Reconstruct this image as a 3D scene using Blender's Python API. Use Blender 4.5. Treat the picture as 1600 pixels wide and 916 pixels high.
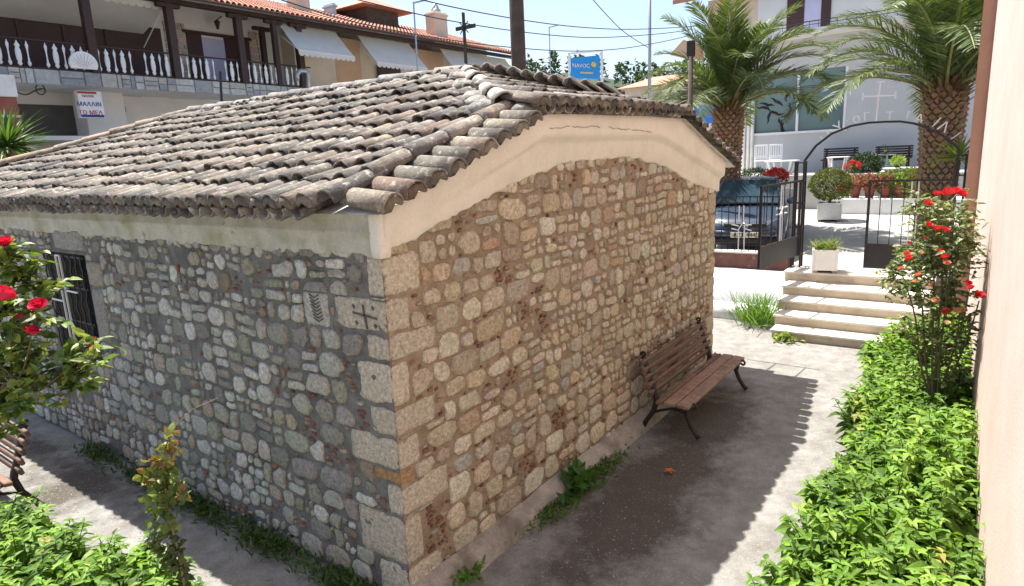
import bpy, bmesh, math, random
import numpy as np
from mathutils import Vector, Matrix, noise

for _o in list(bpy.data.objects):
    bpy.data.objects.remove(_o, do_unlink=True)
scene = bpy.context.scene
COL = scene.collection

# ------------------------------------------------------------------ camera, sky, sun, exposure
CAM_POS = np.array([-2.731, -3.0137, 3.05])
CAM_YAW, CAM_PITCH, CAM_ROLL, CAM_F = 0.6361, -0.206, -0.0448, 1008.32   # focal length in photo pixels (1600 wide)
_f = np.array([math.cos(CAM_YAW)*math.cos(CAM_PITCH), math.sin(CAM_YAW)*math.cos(CAM_PITCH), math.sin(CAM_PITCH)])
_r = np.array([math.sin(CAM_YAW), -math.cos(CAM_YAW), 0.0]); _u = np.cross(_r, _f)
_c, _s = math.cos(CAM_ROLL), math.sin(CAM_ROLL)
CR, CU, CF = _c*_r+_s*_u, -_s*_r+_c*_u, _f
cam_data = bpy.data.cameras.new("camera"); cam = bpy.data.objects.new("camera", cam_data); COL.objects.link(cam)
cam.matrix_world = Matrix(((CR[0], CU[0], -CF[0], CAM_POS[0]), (CR[1], CU[1], -CF[1], CAM_POS[1]), (CR[2], CU[2], -CF[2], CAM_POS[2]), (0, 0, 0, 1)))
cam_data.sensor_width = 36.0; cam_data.lens = CAM_F/1600*36.0
cam_data.clip_start = 0.05; cam_data.clip_end = 3000
scene.camera = cam

SUN_V = Vector((0.11, 0.41, 1.0)).normalized()          # towards the sun, behind the chapel
SUN_EL, SUN_AZ = math.asin(SUN_V.z), math.atan2(SUN_V.x, SUN_V.y)
world = bpy.data.worlds.new("World"); scene.world = world; world.use_nodes = True
wn = world.node_tree
sky = wn.nodes.new('ShaderNodeTexSky'); sky.sky_type = 'NISHITA'; sky.sun_disc = False
sky.sun_elevation = SUN_EL; sky.sun_rotation = SUN_AZ; sky.air_density = 1.0; sky.dust_density = 2.0; sky.ozone_density = 1.0
wn.links.new(sky.outputs[0], wn.nodes['Background'].inputs[0]); wn.nodes['Background'].inputs[1].default_value = 0.105
sun_d = bpy.data.lights.new("sun", 'SUN'); sun_d.energy = 5.0; sun_d.angle = math.radians(0.5); sun_d.color = (1.0, 0.95, 0.87)
sun = bpy.data.objects.new("sun", sun_d); COL.objects.link(sun); sun.location = (5, 20, 40)
sun.rotation_euler = SUN_V.to_track_quat('Z', 'Y').to_euler()
scene.view_settings.view_transform = 'Standard'; scene.view_settings.look = 'None'
scene.view_settings.gamma = 1.0; scene.view_settings.use_curve_mapping = False
scene.view_settings.exposure = 1.2
scene.cycles.diffuse_bounces = 5; scene.cycles.max_bounces = 8
scene.cycles.use_denoising = True

# ------------------------------------------------------------------ helpers
def at(px, py, X=None, Y=None, Z=None, d=None):
    """the place in the world seen at a photo pixel, on a plane at a known distance"""
    v = (px-800)/CAM_F*CR - (py-458)/CAM_F*CU + CF
    if d is not None: t = d
    elif X is not None: t = (X-CAM_POS[0])/v[0]
    elif Y is not None: t = (Y-CAM_POS[1])/v[1]
    else: t = (Z-CAM_POS[2])/v[2]
    return Vector(CAM_POS+t*v)
def pix(p):
    d = np.array(p)-CAM_POS
    w = d@CF
    return 800+CAM_F*(d@CR)/w, 458-CAM_F*(d@CU)/w, w
R = math.radians
def rnd(a, b): return random.uniform(a, b)

class MB:
    """mesh builder: gathers shapes, then links them as one mesh object"""
    def __init__(s): s.v=[]; s.f=[]; s.t=[]; s.m=[]; s.cur=(1,1,1); s.mi=0
    def add(s, vs, fs):
        n=len(s.v); s.v+= [tuple(p) for p in vs]; s.t+=[s.cur]*len(vs)
        s.f+=[tuple(i+n for i in f) for f in fs]; s.m+=[s.mi]*len(fs); return s
    def box(s, a, b, rz=0, c=None):
        x0,y0,z0=a; x1,y1,z1=b
        vs=[(x0,y0,z0),(x1,y0,z0),(x1,y1,z0),(x0,y1,z0),(x0,y0,z1),(x1,y0,z1),(x1,y1,z1),(x0,y1,z1)]
        if rz:
            cx,cy=c if c else ((x0+x1)/2,(y0+y1)/2); k,l=math.cos(rz),math.sin(rz)
            vs=[(cx+(x-cx)*k-(y-cy)*l, cy+(x-cx)*l+(y-cy)*k, z) for x,y,z in vs]
        return s.add(vs,[(0,3,2,1),(4,5,6,7),(0,1,5,4),(1,2,6,5),(2,3,7,6),(3,0,4,7)])
    def bbox(s, a, b, bev):
        """box with chamfered edges"""
        x0,y0,z0=a; x1,y1,z1=b; e=min(bev,(x1-x0)/2.1,(y1-y0)/2.1,(z1-z0)/2.1)
        vs=[];idx={}
        for i,x in enumerate((x0,x1)):
            for j,y in enumerate((y0,y1)):
                for k,z in enumerate((z0,z1)):
                    sx,sy,sz=(1,-1)[i],(1,-1)[j],(1,-1)[k]
                    for ax,p in enumerate(((x,y+sy*e,z+sz*e),(x+sx*e,y,z+sz*e),(x+sx*e,y+sy*e,z))):
                        idx[i,j,k,ax]=len(vs); vs.append(p)
        g=lambda i,j,k,a: idx[i,j,k,a]
        fs=[]
        for i in (0,1):
            q=[g(i,0,0,0),g(i,1,0,0),g(i,1,1,0),g(i,0,1,0)]; fs.append(q if i else q[::-1])
            q=[g(0,i,0,1),g(1,i,0,1),g(1,i,1,1),g(0,i,1,1)]; fs.append(q[::-1] if i else q)
            q=[g(0,0,i,2),g(1,0,i,2),g(1,1,i,2),g(0,1,i,2)]; fs.append(q if i else q[::-1])
        for a in (0,1):
            for b in (0,1):
                fs.append([g(a,b,0,0),g(a,b,1,0),g(a,b,1,1),g(a,b,0,1)])
                fs.append([g(a,0,b,0),g(a,1,b,0),g(a,1,b,2),g(a,0,b,2)])
                fs.append([g(0,a,b,1),g(1,a,b,1),g(1,a,b,2),g(0,a,b,2)])
        for a in (0,1):
            for b in (0,1):
                for c in (0,1): fs.append([g(a,b,c,0),g(a,b,c,1),g(a,b,c,2)])
        return s.add(vs,fs)
    def quad(s,*p): return s.add(p,[tuple(range(len(p)))])
    def tube(s, path, r, n=8, cap=True):
        path=[Vector(p) for p in path]; rs=r if isinstance(r,(list,tuple)) else [r]*len(path)
        vs=[];fs=[];last=None
        for i,p in enumerate(path):
            t=(path[min(i+1,len(path)-1)]-path[max(i-1,0)]).normalized()
            if last is None:
                a=t.orthogonal().normalized()
            else:
                a=(last-t*last.dot(t)); a=a.normalized() if a.length>1e-5 else t.orthogonal().normalized()
            last=a; b=t.cross(a)
            for k in range(n):
                w=2*math.pi*(k+.5)/n; vs.append(p+(a*math.cos(w)+b*math.sin(w))*rs[i])
        for i in range(len(path)-1):
            for k in range(n):
                k2=(k+1)%n; fs.append((i*n+k,i*n+k2,(i+1)*n+k2,(i+1)*n+k))
        if cap: fs.append(tuple(range(n))[::-1]); fs.append(tuple(range((len(path)-1)*n,len(path)*n)))
        return s.add(vs,fs)
    def bar(s, p, q, w, h=None):
        """square bar from p to q"""
        p,q=Vector(p),Vector(q); t=(q-p).normalized(); h=h or w
        a=t.cross(Vector((0,0,1))); a=a.normalized() if a.length>1e-3 else Vector((1,0,0)); b=a.cross(t)
        vs=[]
        for e in (p,q):
            for i,j in ((-1,-1),(1,-1),(1,1),(-1,1)): vs.append(e+a*i*w/2+b*j*h/2)
        return s.add(vs,[(0,1,2,3),(7,6,5,4),(0,4,5,1),(1,5,6,2),(2,6,7,3),(3,7,4,0)])
    def lathe(s, prof, n=12, c=(0,0,0), sy=1.0):
        vs=[];fs=[]
        for r,z in prof:
            for k in range(n):
                w=2*math.pi*k/n; vs.append((c[0]+r*math.cos(w),c[1]+sy*r*math.sin(w),c[2]+z))
        m=len(prof)
        for i in range(m-1):
            for k in range(n):
                k2=(k+1)%n; fs.append((i*n+k,i*n+k2,(i+1)*n+k2,(i+1)*n+k))
        fs.append(tuple(range(n))[::-1]); fs.append(tuple(range((m-1)*n,m*n)))
        return s.add(vs,fs)
    def prism(s, poly, d, thick):
        """poly: list of 3D points in a plane, extruded by vector d*thick"""
        n=len(poly); d=Vector(d)*thick; vs=[Vector(p) for p in poly]+[Vector(p)+d for p in poly]
        return s.add(vs,[tuple(range(n))[::-1],tuple(range(n,2*n))]+[(i,(i+1)%n,n+(i+1)%n,n+i) for i in range(n)])
    def grid(s, fn, nu, nv):
        vs=[fn(i/nu,j/nv) for j in range(nv+1) for i in range(nu+1)]
        return s.add(vs,[(j*(nu+1)+i,j*(nu+1)+i+1,(j+1)*(nu+1)+i+1,(j+1)*(nu+1)+i) for j in range(nv) for i in range(nu)])
    def mesh(s, name, mats, smooth=False, origin=None):
        me=bpy.data.meshes.new(name)
        v=s.v
        if origin is not None:
            o=origin; v=[(p[0]-o[0],p[1]-o[1],p[2]-o[2]) for p in v]
        me.from_pydata(v,[],s.f)
        for m in (mats if isinstance(mats,(list,tuple)) else [mats]): me.materials.append(m)
        if any(s.m): me.polygons.foreach_set('material_index',s.m)
        ca=me.color_attributes.new('tint','FLOAT_COLOR','POINT')
        arr=np.ones((len(s.v),4),np.float32); arr[:,:3]=np.array(s.t,np.float32).reshape(-1,3); ca.data.foreach_set('color',arr.ravel())
        if smooth: me.polygons.foreach_set('use_smooth',[True]*len(s.f))
        bm=bmesh.new(); bm.from_mesh(me); bmesh.ops.recalc_face_normals(bm,faces=bm.faces); bm.to_mesh(me); bm.free()
        me.update(); return me
    def build(s, name, mats, parent=None, smooth=False, origin=None, kind=None):
        """origin: world point the builder's coordinates are relative to (the parent thing's base)"""
        if origin is None and parent is not None and parent.get('_world'):
            origin=parent['_world']
        o=bpy.data.objects.new(name, s.mesh(name,mats,smooth,origin)); COL.objects.link(o)
        if parent is not None: o.parent=parent
        if parent is not None and parent.get('_world'): o['_world']=parent['_world']
        if kind: o['kind']=kind
        return o

def tag(o, label, cat, group=None, kind=None):
    if label: o['label']=label
    if cat: o['category']=cat
    if group: o['group']=group
    if kind: o['kind']=kind
    return o
def thing(name, label, cat, loc=(0,0,0), rz=0, group=None, world=True):
    """an Empty at the thing's base; with world=True its parts are given in world coordinates"""
    o=bpy.data.objects.new(name,None); COL.objects.link(o); o.location=loc; o.rotation_euler=(0,0,rz)
    o.empty_display_size=.1
    if world: o['_world']=[float(x) for x in loc]
    return tag(o,label,cat,group)
def inst(name, mesh, parent, loc=(0,0,0), rot=None, scale=None, color=None):
    o=bpy.data.objects.new(name,mesh); COL.objects.link(o)
    if parent is not None:
        o.parent=parent
        if parent.get('_world'):
            w=parent['_world']; loc=(loc[0]-w[0],loc[1]-w[1],loc[2]-w[2])
    if rot is not None and isinstance(rot,Matrix):
        o.matrix_local=Matrix.Translation(loc)@rot.to_4x4()
    else:
        o.location=loc
        if rot is not None: o.rotation_euler=rot
    if scale is not None: o.scale=scale if isinstance(scale,(tuple,list)) else (scale,)*3
    if color is not None: o.color=(*color,1)
    return o
def copy_thing(root, loc, rz, label=None):
    r=root.copy(); COL.objects.link(r); r.location=loc; r.rotation_euler=(0,0,rz)
    if label: r['label']=label
    for ch in root.children:
        c=ch.copy(); COL.objects.link(c); c.parent=r
        for g in ch.children:
            d=g.copy(); COL.objects.link(d); d.parent=c
    return r
def text_mesh(txt, size, mat, ext=.004):
    cu=bpy.data.curves.new('t','FONT'); cu.body=txt; cu.size=size; cu.extrude=ext; cu.align_x='CENTER'; cu.align_y='CENTER'
    o=bpy.data.objects.new('t',cu); COL.objects.link(o)
    me=bpy.data.meshes.new_from_object(o.evaluated_get(bpy.context.evaluated_depsgraph_get()))
    bpy.data.objects.remove(o); bpy.data.curves.remove(cu)
    me.materials.clear(); me.materials.append(mat)
    ca=me.color_attributes.new('tint','FLOAT_COLOR','POINT'); ca.data.foreach_set('color',[1.0]*(4*len(me.vertices)))
    return me

# ------------------------------------------------------------------ materials
def mat(name, col, rough=.8, var=.25, scale=8.0, fine=60.0, bump=.15, bdist=.01, dark=None, dscale=2.0, damt=0.0, metal=0.0, trans=0.0, spec=.5, stripe=None, dlo=.48, dhi=.66, blotch=None, dark2=None, d2scale=14., d2lo=.55, d2hi=.7):
    """base colour x tint x object colour, broken up by noise; 'dark' is dirt or lichen with its own blotchy shape"""
    m=bpy.data.materials.new(name); m.use_nodes=True; nt=m.node_tree; N=nt.nodes; L=nt.links
    b=N['Principled BSDF']; b.inputs['Roughness'].default_value=rough; b.inputs['Metallic'].default_value=metal
    b.inputs['Specular IOR Level'].default_value=spec
    geo=N.new('ShaderNodeNewGeometry'); P=geo.outputs['Position']
    def nz(sc,det=6,ro=.6):
        n=N.new('ShaderNodeTexNoise'); n.inputs['Scale'].default_value=sc; n.inputs['Detail'].default_value=det; n.inputs['Roughness'].default_value=ro
        L.new(P,n.inputs['Vector']); return n.outputs['Fac']
    def mix(mode,a,bb,fac=1.0):
        n=N.new('ShaderNodeMix'); n.data_type='RGBA'; n.blend_type=mode
        for s,x in ((0,fac),(6,a),(7,bb)):
            if hasattr(x,'links'): L.new(x,n.inputs[s])
            elif isinstance(x,(int,float)): n.inputs[s].default_value=x
            else: n.inputs[s].default_value=(*x,1)
        return n.outputs[2]
    def ramp(f,lo,hi,a=0.,c=1.):
        n=N.new('ShaderNodeMapRange'); n.inputs[1].default_value=lo; n.inputs[2].default_value=hi; n.inputs[3].default_value=a; n.inputs[4].default_value=c
        L.new(f,n.inputs[0]); return n.outputs[0]
    att=N.new('ShaderNodeAttribute'); att.attribute_name='tint'
    oi=N.new('ShaderNodeObjectInfo')
    c=mix('MULTIPLY',att.outputs['Color'],oi.outputs['Color'])
    c=mix('MULTIPLY',c,col)
    n1=nz(scale); n2=nz(fine,3)
    c=mix('MULTIPLY',c,ramp(n1,.3,.7,1-var,1+var*.6))
    c=mix('MULTIPLY',c,ramp(n2,.3,.7,1-var*.6,1+var*.4))
    if dark is not None:
        d=ramp(nz(dscale,8,.65),dlo,dhi,0.,damt); c=mix('MIX',c,dark,d)
    if blotch is not None:
        a1=N.new('ShaderNodeMath'); a1.operation='MULTIPLY_ADD'; L.new(att.outputs['Alpha'],a1.inputs[0]); a1.inputs[1].default_value=-1.5; a1.inputs[2].default_value=1.5
        a2=N.new('ShaderNodeMath'); a2.operation='MULTIPLY_ADD'; L.new(nz(6.,10,.72),a2.inputs[0]); a2.inputs[1].default_value=1.7; L.new(a1.outputs[0],a2.inputs[2])
        c=mix('MIX',c,blotch,ramp(a2.outputs[0],1.15,1.75,0.,.86))
    if dark2 is not None:
        d=ramp(nz(d2scale,6,.65),d2lo,d2hi,0.,.9); c=mix('MIX',c,dark2,d)
    L.new(c,b.inputs['Base Color'])
    if bump:
        bp=N.new('ShaderNodeBump'); bp.inputs['Strength'].default_value=bump; bp.inputs['Distance'].default_value=bdist
        ad=N.new('ShaderNodeMath'); ad.operation='MULTIPLY_ADD'; L.new(n2,ad.inputs[0]); ad.inputs[1].default_value=.5; L.new(n1,ad.inputs[2])
        h=ad.outputs[0]
        if stripe:
            w=N.new('ShaderNodeTexWave'); w.wave_type='BANDS'; w.bands_direction=stripe[0]; w.inputs['Scale'].default_value=stripe[1]; w.inputs['Distortion'].default_value=2.5; w.inputs['Detail'].default_value=3
            w.inputs['Detail Scale'].default_value=1.5
            L.new(P,w.inputs['Vector']); a2=N.new('ShaderNodeMath'); a2.operation='MULTIPLY_ADD'; L.new(w.outputs['Fac'],a2.inputs[0]); a2.inputs[1].default_value=stripe[2]; L.new(h,a2.inputs[2]); h=a2.outputs[0]
        L.new(h,bp.inputs['Height']); L.new(bp.outputs[0],b.inputs['Normal'])
    if trans:
        tr=N.new('ShaderNodeBsdfTranslucent'); tc=mix('MULTIPLY',c,(1.25,1.25,.5)); L.new(tc,tr.inputs['Color'])
        ms=N.new('ShaderNodeMixShader'); ms.inputs[0].default_value=trans; L.new(b.outputs[0],ms.inputs[1]); L.new(tr.outputs[0],ms.inputs[2])
        L.new(ms.outputs[0],N['Material Output'].inputs['Surface'])
    return m
def glass_mat(name, col, rough=.05):
    m=bpy.data.materials.new(name); m.use_nodes=True; b=m.node_tree.nodes['Principled BSDF']
    b.inputs['Base Color'].default_value=(*col,1); b.inputs['Roughness'].default_value=rough; b.inputs['Specular IOR Level'].default_value=.9
    return m

M={}
M['stone']=mat('rubble_stone',(1,1,1),.9,.42,34,110,1.0,.03,dark=(.30,.24,.17),dscale=13,damt=.5,dlo=.56,dhi=.72)
M['mortar_warm']=mat('warm_mortar',(.33,.25,.175),.95,.35,10,55,.9,.03,dark=(.20,.15,.105),dscale=2.2,damt=.7)
M['mortar_grey']=mat('grey_mortar',(.19,.185,.17),.95,.35,10,55,.9,.03,dark=(.075,.072,.065),dscale=2.0,damt=.8)
M['brick']=mat('old_brick',(1,1,1),.9,.35,25,90,.5,.01)
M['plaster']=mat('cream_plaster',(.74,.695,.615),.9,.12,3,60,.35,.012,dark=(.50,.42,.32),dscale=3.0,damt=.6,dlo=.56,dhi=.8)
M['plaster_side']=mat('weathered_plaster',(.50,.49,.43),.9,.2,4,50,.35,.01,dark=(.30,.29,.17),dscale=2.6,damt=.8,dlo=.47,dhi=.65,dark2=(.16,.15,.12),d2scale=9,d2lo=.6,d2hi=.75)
M['tile']=mat('lichened_roof_tile',(1,1,1),.95,.36,11,75,.8,.015,dark=(.10,.09,.08),dscale=6,damt=.8,dlo=.48,dhi=.66,dark2=(.52,.49,.43),d2scale=17,d2lo=.55,d2hi=.70)
M['tile_mortar']=mat('white_tile_mortar',(.70,.67,.61),.95,.25,12,70,.7,.02,dark=(.34,.30,.25),dscale=6,damt=.6)
M['ridge_mortar']=mat('lichened_ridge_mortar',(.40,.385,.35),.95,.4,14,70,.9,.03,dark=(.16,.15,.13),dscale=8,damt=.8,dlo=.46,dhi=.64)
M['red_tile']=mat('clean_red_tile',(.50,.24,.16),.85,.3,6,40,.4,.02,dark=(.30,.17,.13),dscale=3,damt=.6)
M['concrete']=mat('courtyard_concrete',(.265,.258,.242),.93,.30,5,90,1.0,.02,dark=(.14,.125,.105),dscale=1.9,damt=.7,dlo=.46,dhi=.72,stripe=('DIAGONAL',6.,.10),blotch=(.062,.048,.036),dark2=(.46,.445,.41),d2scale=60,d2lo=.61,d2hi=.67)
M['plinth']=mat('plinth_concrete',(.34,.31,.27),.95,.3,5,60,.6,.02,dark=(.12,.10,.07),dscale=3,damt=.8)
M['paving']=mat('pale_paving',(.42,.405,.38),.9,.12,1.2,40,.3,.01,dark=(.40,.37,.33),dscale=1.6,damt=.5,dlo=.5,dhi=.7)
M['asphalt']=mat('asphalt',(.07,.07,.07),.9,.2,4,90,.5,.01)
M['earth']=mat('dry_earth',(.20,.16,.11),.95,.3,1,30,.5,.03)
M['soil']=mat('dark_soil',(.09,.065,.045),.95,.4,6,40,.8,.03)
M['white']=mat('white_paint',(.78,.78,.77),.7,.08,3,40,.15,.006,dark=(.5,.49,.47),dscale=2.5,damt=.5,dlo=.52,dhi=.72)
M['white_clean']=mat('clean_white',(.8,.8,.8),.5,.04,3,40,.05,.004)
M['whitewash']=mat('flaking_whitewash',(.72,.74,.75),.85,.12,5,50,.5,.02,dark=(.34,.34,.33),dscale=4,damt=.7,dlo=.55,dhi=.68)
M['marble']=mat('step_marble',(.66,.61,.53),.75,.14,3,60,.25,.008,dark=(.38,.33,.27),dscale=3,damt=.5,dlo=.5,dhi=.7)
M['riser']=mat('step_riser',(.52,.45,.36),.85,.16,4,60,.3,.01,dark=(.3,.25,.19),dscale=3,damt=.6)
M['red_base']=mat('maroon_coping',(.19,.085,.07),.8,.3,5,50,.3,.01,dark=(.4,.36,.33),dscale=6,damt=.6,dlo=.58,dhi=.7)
M['pink']=mat('pink_render',(.62,.475,.415),.9,.10,1.6,60,.5,.008,dark=(.50,.375,.315),dscale=1.7,damt=.55,dlo=.45,dhi=.75)
M['brown_render']=mat('brown_render',(.42,.235,.16),.9,.1,1.5,60,.3,.008,dark=(.3,.17,.12),dscale=2,damt=.5)
M['iron']=mat('black_iron',(.018,.016,.018),.55,.3,10,60,.2,.004)
M['rust_iron']=mat('dark_rusty_iron',(.03,.022,.018),.7,.3,10,60,.3,.004)
M['white_iron']=mat('white_painted_iron',(.70,.70,.70),.5,.1,10,60,.1,.003)
M['galv']=mat('galvanised_metal',(.42,.44,.46),.4,.1,10,60,.1,.003,metal=.7)
M['bench_wood']=mat('brown_bench_wood',(1,1,1),.6,.4,9,80,.4,.008,dark=(.10,.05,.03),dscale=6,damt=.5)
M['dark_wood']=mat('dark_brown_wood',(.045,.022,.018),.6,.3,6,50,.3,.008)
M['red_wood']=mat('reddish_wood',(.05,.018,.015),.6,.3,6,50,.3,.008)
M['pole_wood']=mat('weathered_pole_wood',(.10,.075,.06),.9,.35,5,60,.5,.01,dark=(.05,.04,.03),dscale=4,damt=.7)
M['clad']=mat('slate_cladding',(1,1,1),.8,.25,8,60,.5,.01)
M['wall_white']=mat('house_white_render',(.70,.69,.66),.9,.08,1.5,40,.25,.008,dark=(.52,.50,.46),dscale=1.2,damt=.4,dlo=.5,dhi=.75)
M['wall_cream']=mat('house_cream_render',(.62,.53,.43),.9,.1,1.5,40,.25,.008)
M['wall_pale']=mat('pale_grey_blue_render',(.56,.56,.56),.9,.06,1.2,40,.2,.006)
M['wall_peach']=mat('peach_render',(.55,.36,.24),.9,.1,1.5,40,.25,.008)
M['opening_shade']=mat('painted_opening_shade',(.10,.095,.09),.95,.2,2,30,.1)  # dark colour holds the shade of an opening
M['canvas']=mat('white_canvas',(.72,.71,.69),.85,.06,2,80,.1,.003,trans=.25)
M['canvas_beige']=mat('beige_canvas',(.60,.45,.33),.85,.08,2,80,.1,.003,trans=.2)
M['baluster']=mat('white_cast_baluster',(.75,.77,.80),.6,.06,5,60,.1,.004)
M['glass']=glass_mat('window_glass',(.02,.03,.035))
M['glass_teal']=glass_mat('teal_shop_glass',(.13,.20,.21),.12)
M['car_glass']=glass_mat('car_glass',(.03,.055,.075),.03)
M['car']=mat('dark_blue_car_paint',(.035,.052,.085),.22,.05,3,60,0,spec=.8)
M['car_dark']=mat('black_car_plastic',(.012,.012,.014),.5,.1,5,60,.1,.003)
M['chrome']=mat('chrome',(.75,.75,.76),.15,.03,5,50,0,metal=1.0)
M['lamp_glass']=glass_mat('headlamp_glass',(.45,.48,.52),.08)
M['plate']=mat('number_plate',(.62,.60,.50),.6,.05,5,50,0)
M['tyre']=mat('tyre_rubber',(.02,.02,.02),.85,.1,8,60,.3,.004)
M['black']=mat('black_lettering',(.015,.015,.015),.6,.02,5,50,0)
M['leaf']=mat('nettle_leaf',(1,1,1),.55,.22,9,70,.25,.004,trans=.38,spec=.35)
M['rose_leaf']=mat('rose_leaf',(1,1,1),.5,.2,9,70,.2,.004,trans=.3)
M['frond']=mat('palm_frond',(1,1,1),.5,.22,6,50,.2,.004,trans=.25)
M['petal']=mat('rose_petal',(1,1,1),.6,.12,20,90,.1,.003,trans=.3)
M['stem']=mat('green_stem',(1,1,1),.7,.25,20,80,.3,.004)
M['bark']=mat('palm_bark',(1,1,1),.95,.35,14,70,.9,.02,dark=(.09,.055,.035),dscale=9,damt=.6)
M['terracotta']=mat('terracotta_pot',(.30,.085,.055),.8,.2,6,50,.3,.008)
M['sign_blue']=mat('blue_billboard',(.02,.30,.72),.45,.03,2,30,0)
M['sign_tan']=mat('tan_lettering',(.55,.48,.33),.6,.05,5,50,0)
M['sign_gold']=mat('gold_emblem',(.70,.50,.12),.6,.05,5,50,0)
M['sign_red']=mat('red_lettering',(.42,.05,.06),.6,.1,5,50,0)
M['sign_navy']=mat('navy_lettering',(.03,.04,.22),.6,.1,5,50,0)
M['hill']=mat('wooded_hill',(.045,.07,.04),.95,.35,.06,.6,.6,1.0)
M['leaf_dry']=mat('orange_dry_leaf',(.62,.17,.03),.8,.2,30,90,.2,.003,trans=.2)
M['curtain']=mat('lilac_curtain',(.45,.45,.62),.9,.06,4,60,.1,.004)
M['blue_shop']=mat('blue_shop_awning',(.03,.16,.55),.6,.06,3,50,0)
M['wire']=mat('black_cable',(.03,.03,.035),.7,.05,5,50,0)
# ------------------------------------------------------------------ the setting: ground, courtyard, plaza, street
def struct(name, mb, m, smooth=False):
    o=mb.build(name,m,None,smooth); o['kind']='structure'; return o
g=MB(); g.quad((-900,-900,-.06),(900,-900,-.06),(900,900,-.06),(-900,900,-.06)); struct('ground',g,M['earth'])
random.seed(4)
def yard(u,v):
    x=-7+u*17.1; y=-3.9+v*17.5
    return (x,y,.012*(noise.noise((x*.7,y*.7,0))-.3)-.004)
g=MB(); g.grid(yard,210,210)
def ground_dark(x,y):  # how far the concrete darkens to brown near the walls, broken by noise
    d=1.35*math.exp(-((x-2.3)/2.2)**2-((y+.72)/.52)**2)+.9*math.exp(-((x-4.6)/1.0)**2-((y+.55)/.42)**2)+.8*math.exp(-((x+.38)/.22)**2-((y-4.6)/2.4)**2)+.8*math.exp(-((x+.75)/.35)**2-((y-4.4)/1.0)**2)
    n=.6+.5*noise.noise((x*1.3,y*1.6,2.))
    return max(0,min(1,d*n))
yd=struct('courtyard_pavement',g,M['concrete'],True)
_a=np.ones((len(g.v),4),np.float32); _a[:,3]=[1-ground_dark(x,y) for x,y,z in g.v]; yd.data.color_attributes['tint'].data.foreach_set('color',_a.ravel())
PZ=.80                                   # level of the plaza at the top of the steps
def plaza_z(x): return PZ+max(0,min(1,(x-10.2)/8.5))*.26
g=MB()
g.add([(10.05,-6,PZ),(10.05,14,PZ),(18.8,14,plaza_z(18.8)),(18.8,-6,plaza_z(18.8)),(60,14,1.07),(60,-6,1.07)],[(0,3,2,1),(3,5,4,2)])
g.quad((10.05,-6,PZ),(10.05,14,PZ),(10.05,14,-.1),(10.05,-6,-.1))
struct('plaza_paving',g,M['paving'])
g=MB(); g.box((-60,13.9,-.05),(140,20.3,.55)); struct('street',g,M['asphalt'])
g=MB(); g.box((-60,20.3,-.05),(140,40,.70)); struct('street_pavement',g,M['paving'])
# raised cafe terrace behind the flower pots
TZ=2.12
g=MB(); g.box((19.3,-9,.9),(24.4,9,TZ)); 
struct('cafe_terrace',g,M['paving'])

# ------------------------------------------------------------------ chapel
W, L = 6.15, 10.8
chapel=thing('chapel','small old rubble stone chapel with grey lichened tile roof and cream cornice','chapel',(3.07,5.4,0))
def lerp_poly(P,u):
    for (a,za),(b,zb) in zip(P[:-1],P[1:]):
        if u<=b: return za+(zb-za)*(u-a)/(b-a)
    return P[-1][1]
LOW=[(-.2,2.47),(0,2.5),(.64,2.67),(1.42,2.87),(2.19,3.00),(3.44,3.02),(4.43,2.88),(5.24,2.65),(6.13,2.5),(6.6,2.42)]
MID=[(-.2,2.52),(0,2.585),(1.77,3.19),(3.98,3.205),(4.3,3.16),(6.2,2.68),(6.6,2.58)]
TOP=[(-.2,2.70),(0,2.78),(1.7,3.44),(4.43,3.46),(6.25,2.86),(6.6,2.75)]
nz3=lambda a,b,c=0.: noise.noise((a,b,c))
# gable mortar face, with a solid core behind it
g=MB()
def gm(u,v):
    x=u*W; z=v*(lerp_poly(LOW,x)+.06); return (x,.004+.009*nz3(x*7,z*7)+.006*nz3(x*25,z*25,3),z)
g.grid(gm,190,96)
core=[(.05,0),(W-.02,0),(W-.02,2.72),(4.4,3.36),(1.75,3.34),(.05,2.72)]
g.prism([(x,.06,z) for x,z in core],(0,1,0),.5)
gable_wall=g.build('gable_wall',M['mortar_warm'],chapel,True)
g=MB()
WY0,WY1,WZ0,WZ1=4.46,5.52,1.12,2.26       # window opening in the side wall
def sm(u,v):
    y=u*L; z=v*2.56
    return (.004+.009*nz3(y*7,z*7,7)+.006*nz3(y*25,z*25,9),y,z)
n0=len(g.v); g.grid(sm,300,80)
keep=[]
for f in g.f:
    c=[sum(g.v[i][k] for i in f)/4 for k in (1,2)]
    if not (WY0<c[0]<WY1 and WZ0<c[1]<WZ1): keep.append(f)
g.f=keep; g.m=[0]*len(keep)
for a,b in (((.06,.4,0),(.5,WY0-.05,2.7)),((.06,WY1+.05,0),(.5,L,2.7)),((.06,WY0-.05,0),(.5,WY1+.05,WZ0-.03)),((.06,WY0-.05,WZ1+.03),(.5,WY1+.05,2.7))): g.box(a,b)
g.box((.5,WY0-.2,.9),(.55,WY1+.2,2.5))
side_wall=g.build('side_wall',M['mortar_grey'],chapel,True)
g=MB(); g.box((W-.5,.57,0),(W,L,2.75)); g.box((.52,L-.5,0),(W-.52,L,2.75)); g.build('rear_wall',M['mortar_warm'],chapel)

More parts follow.
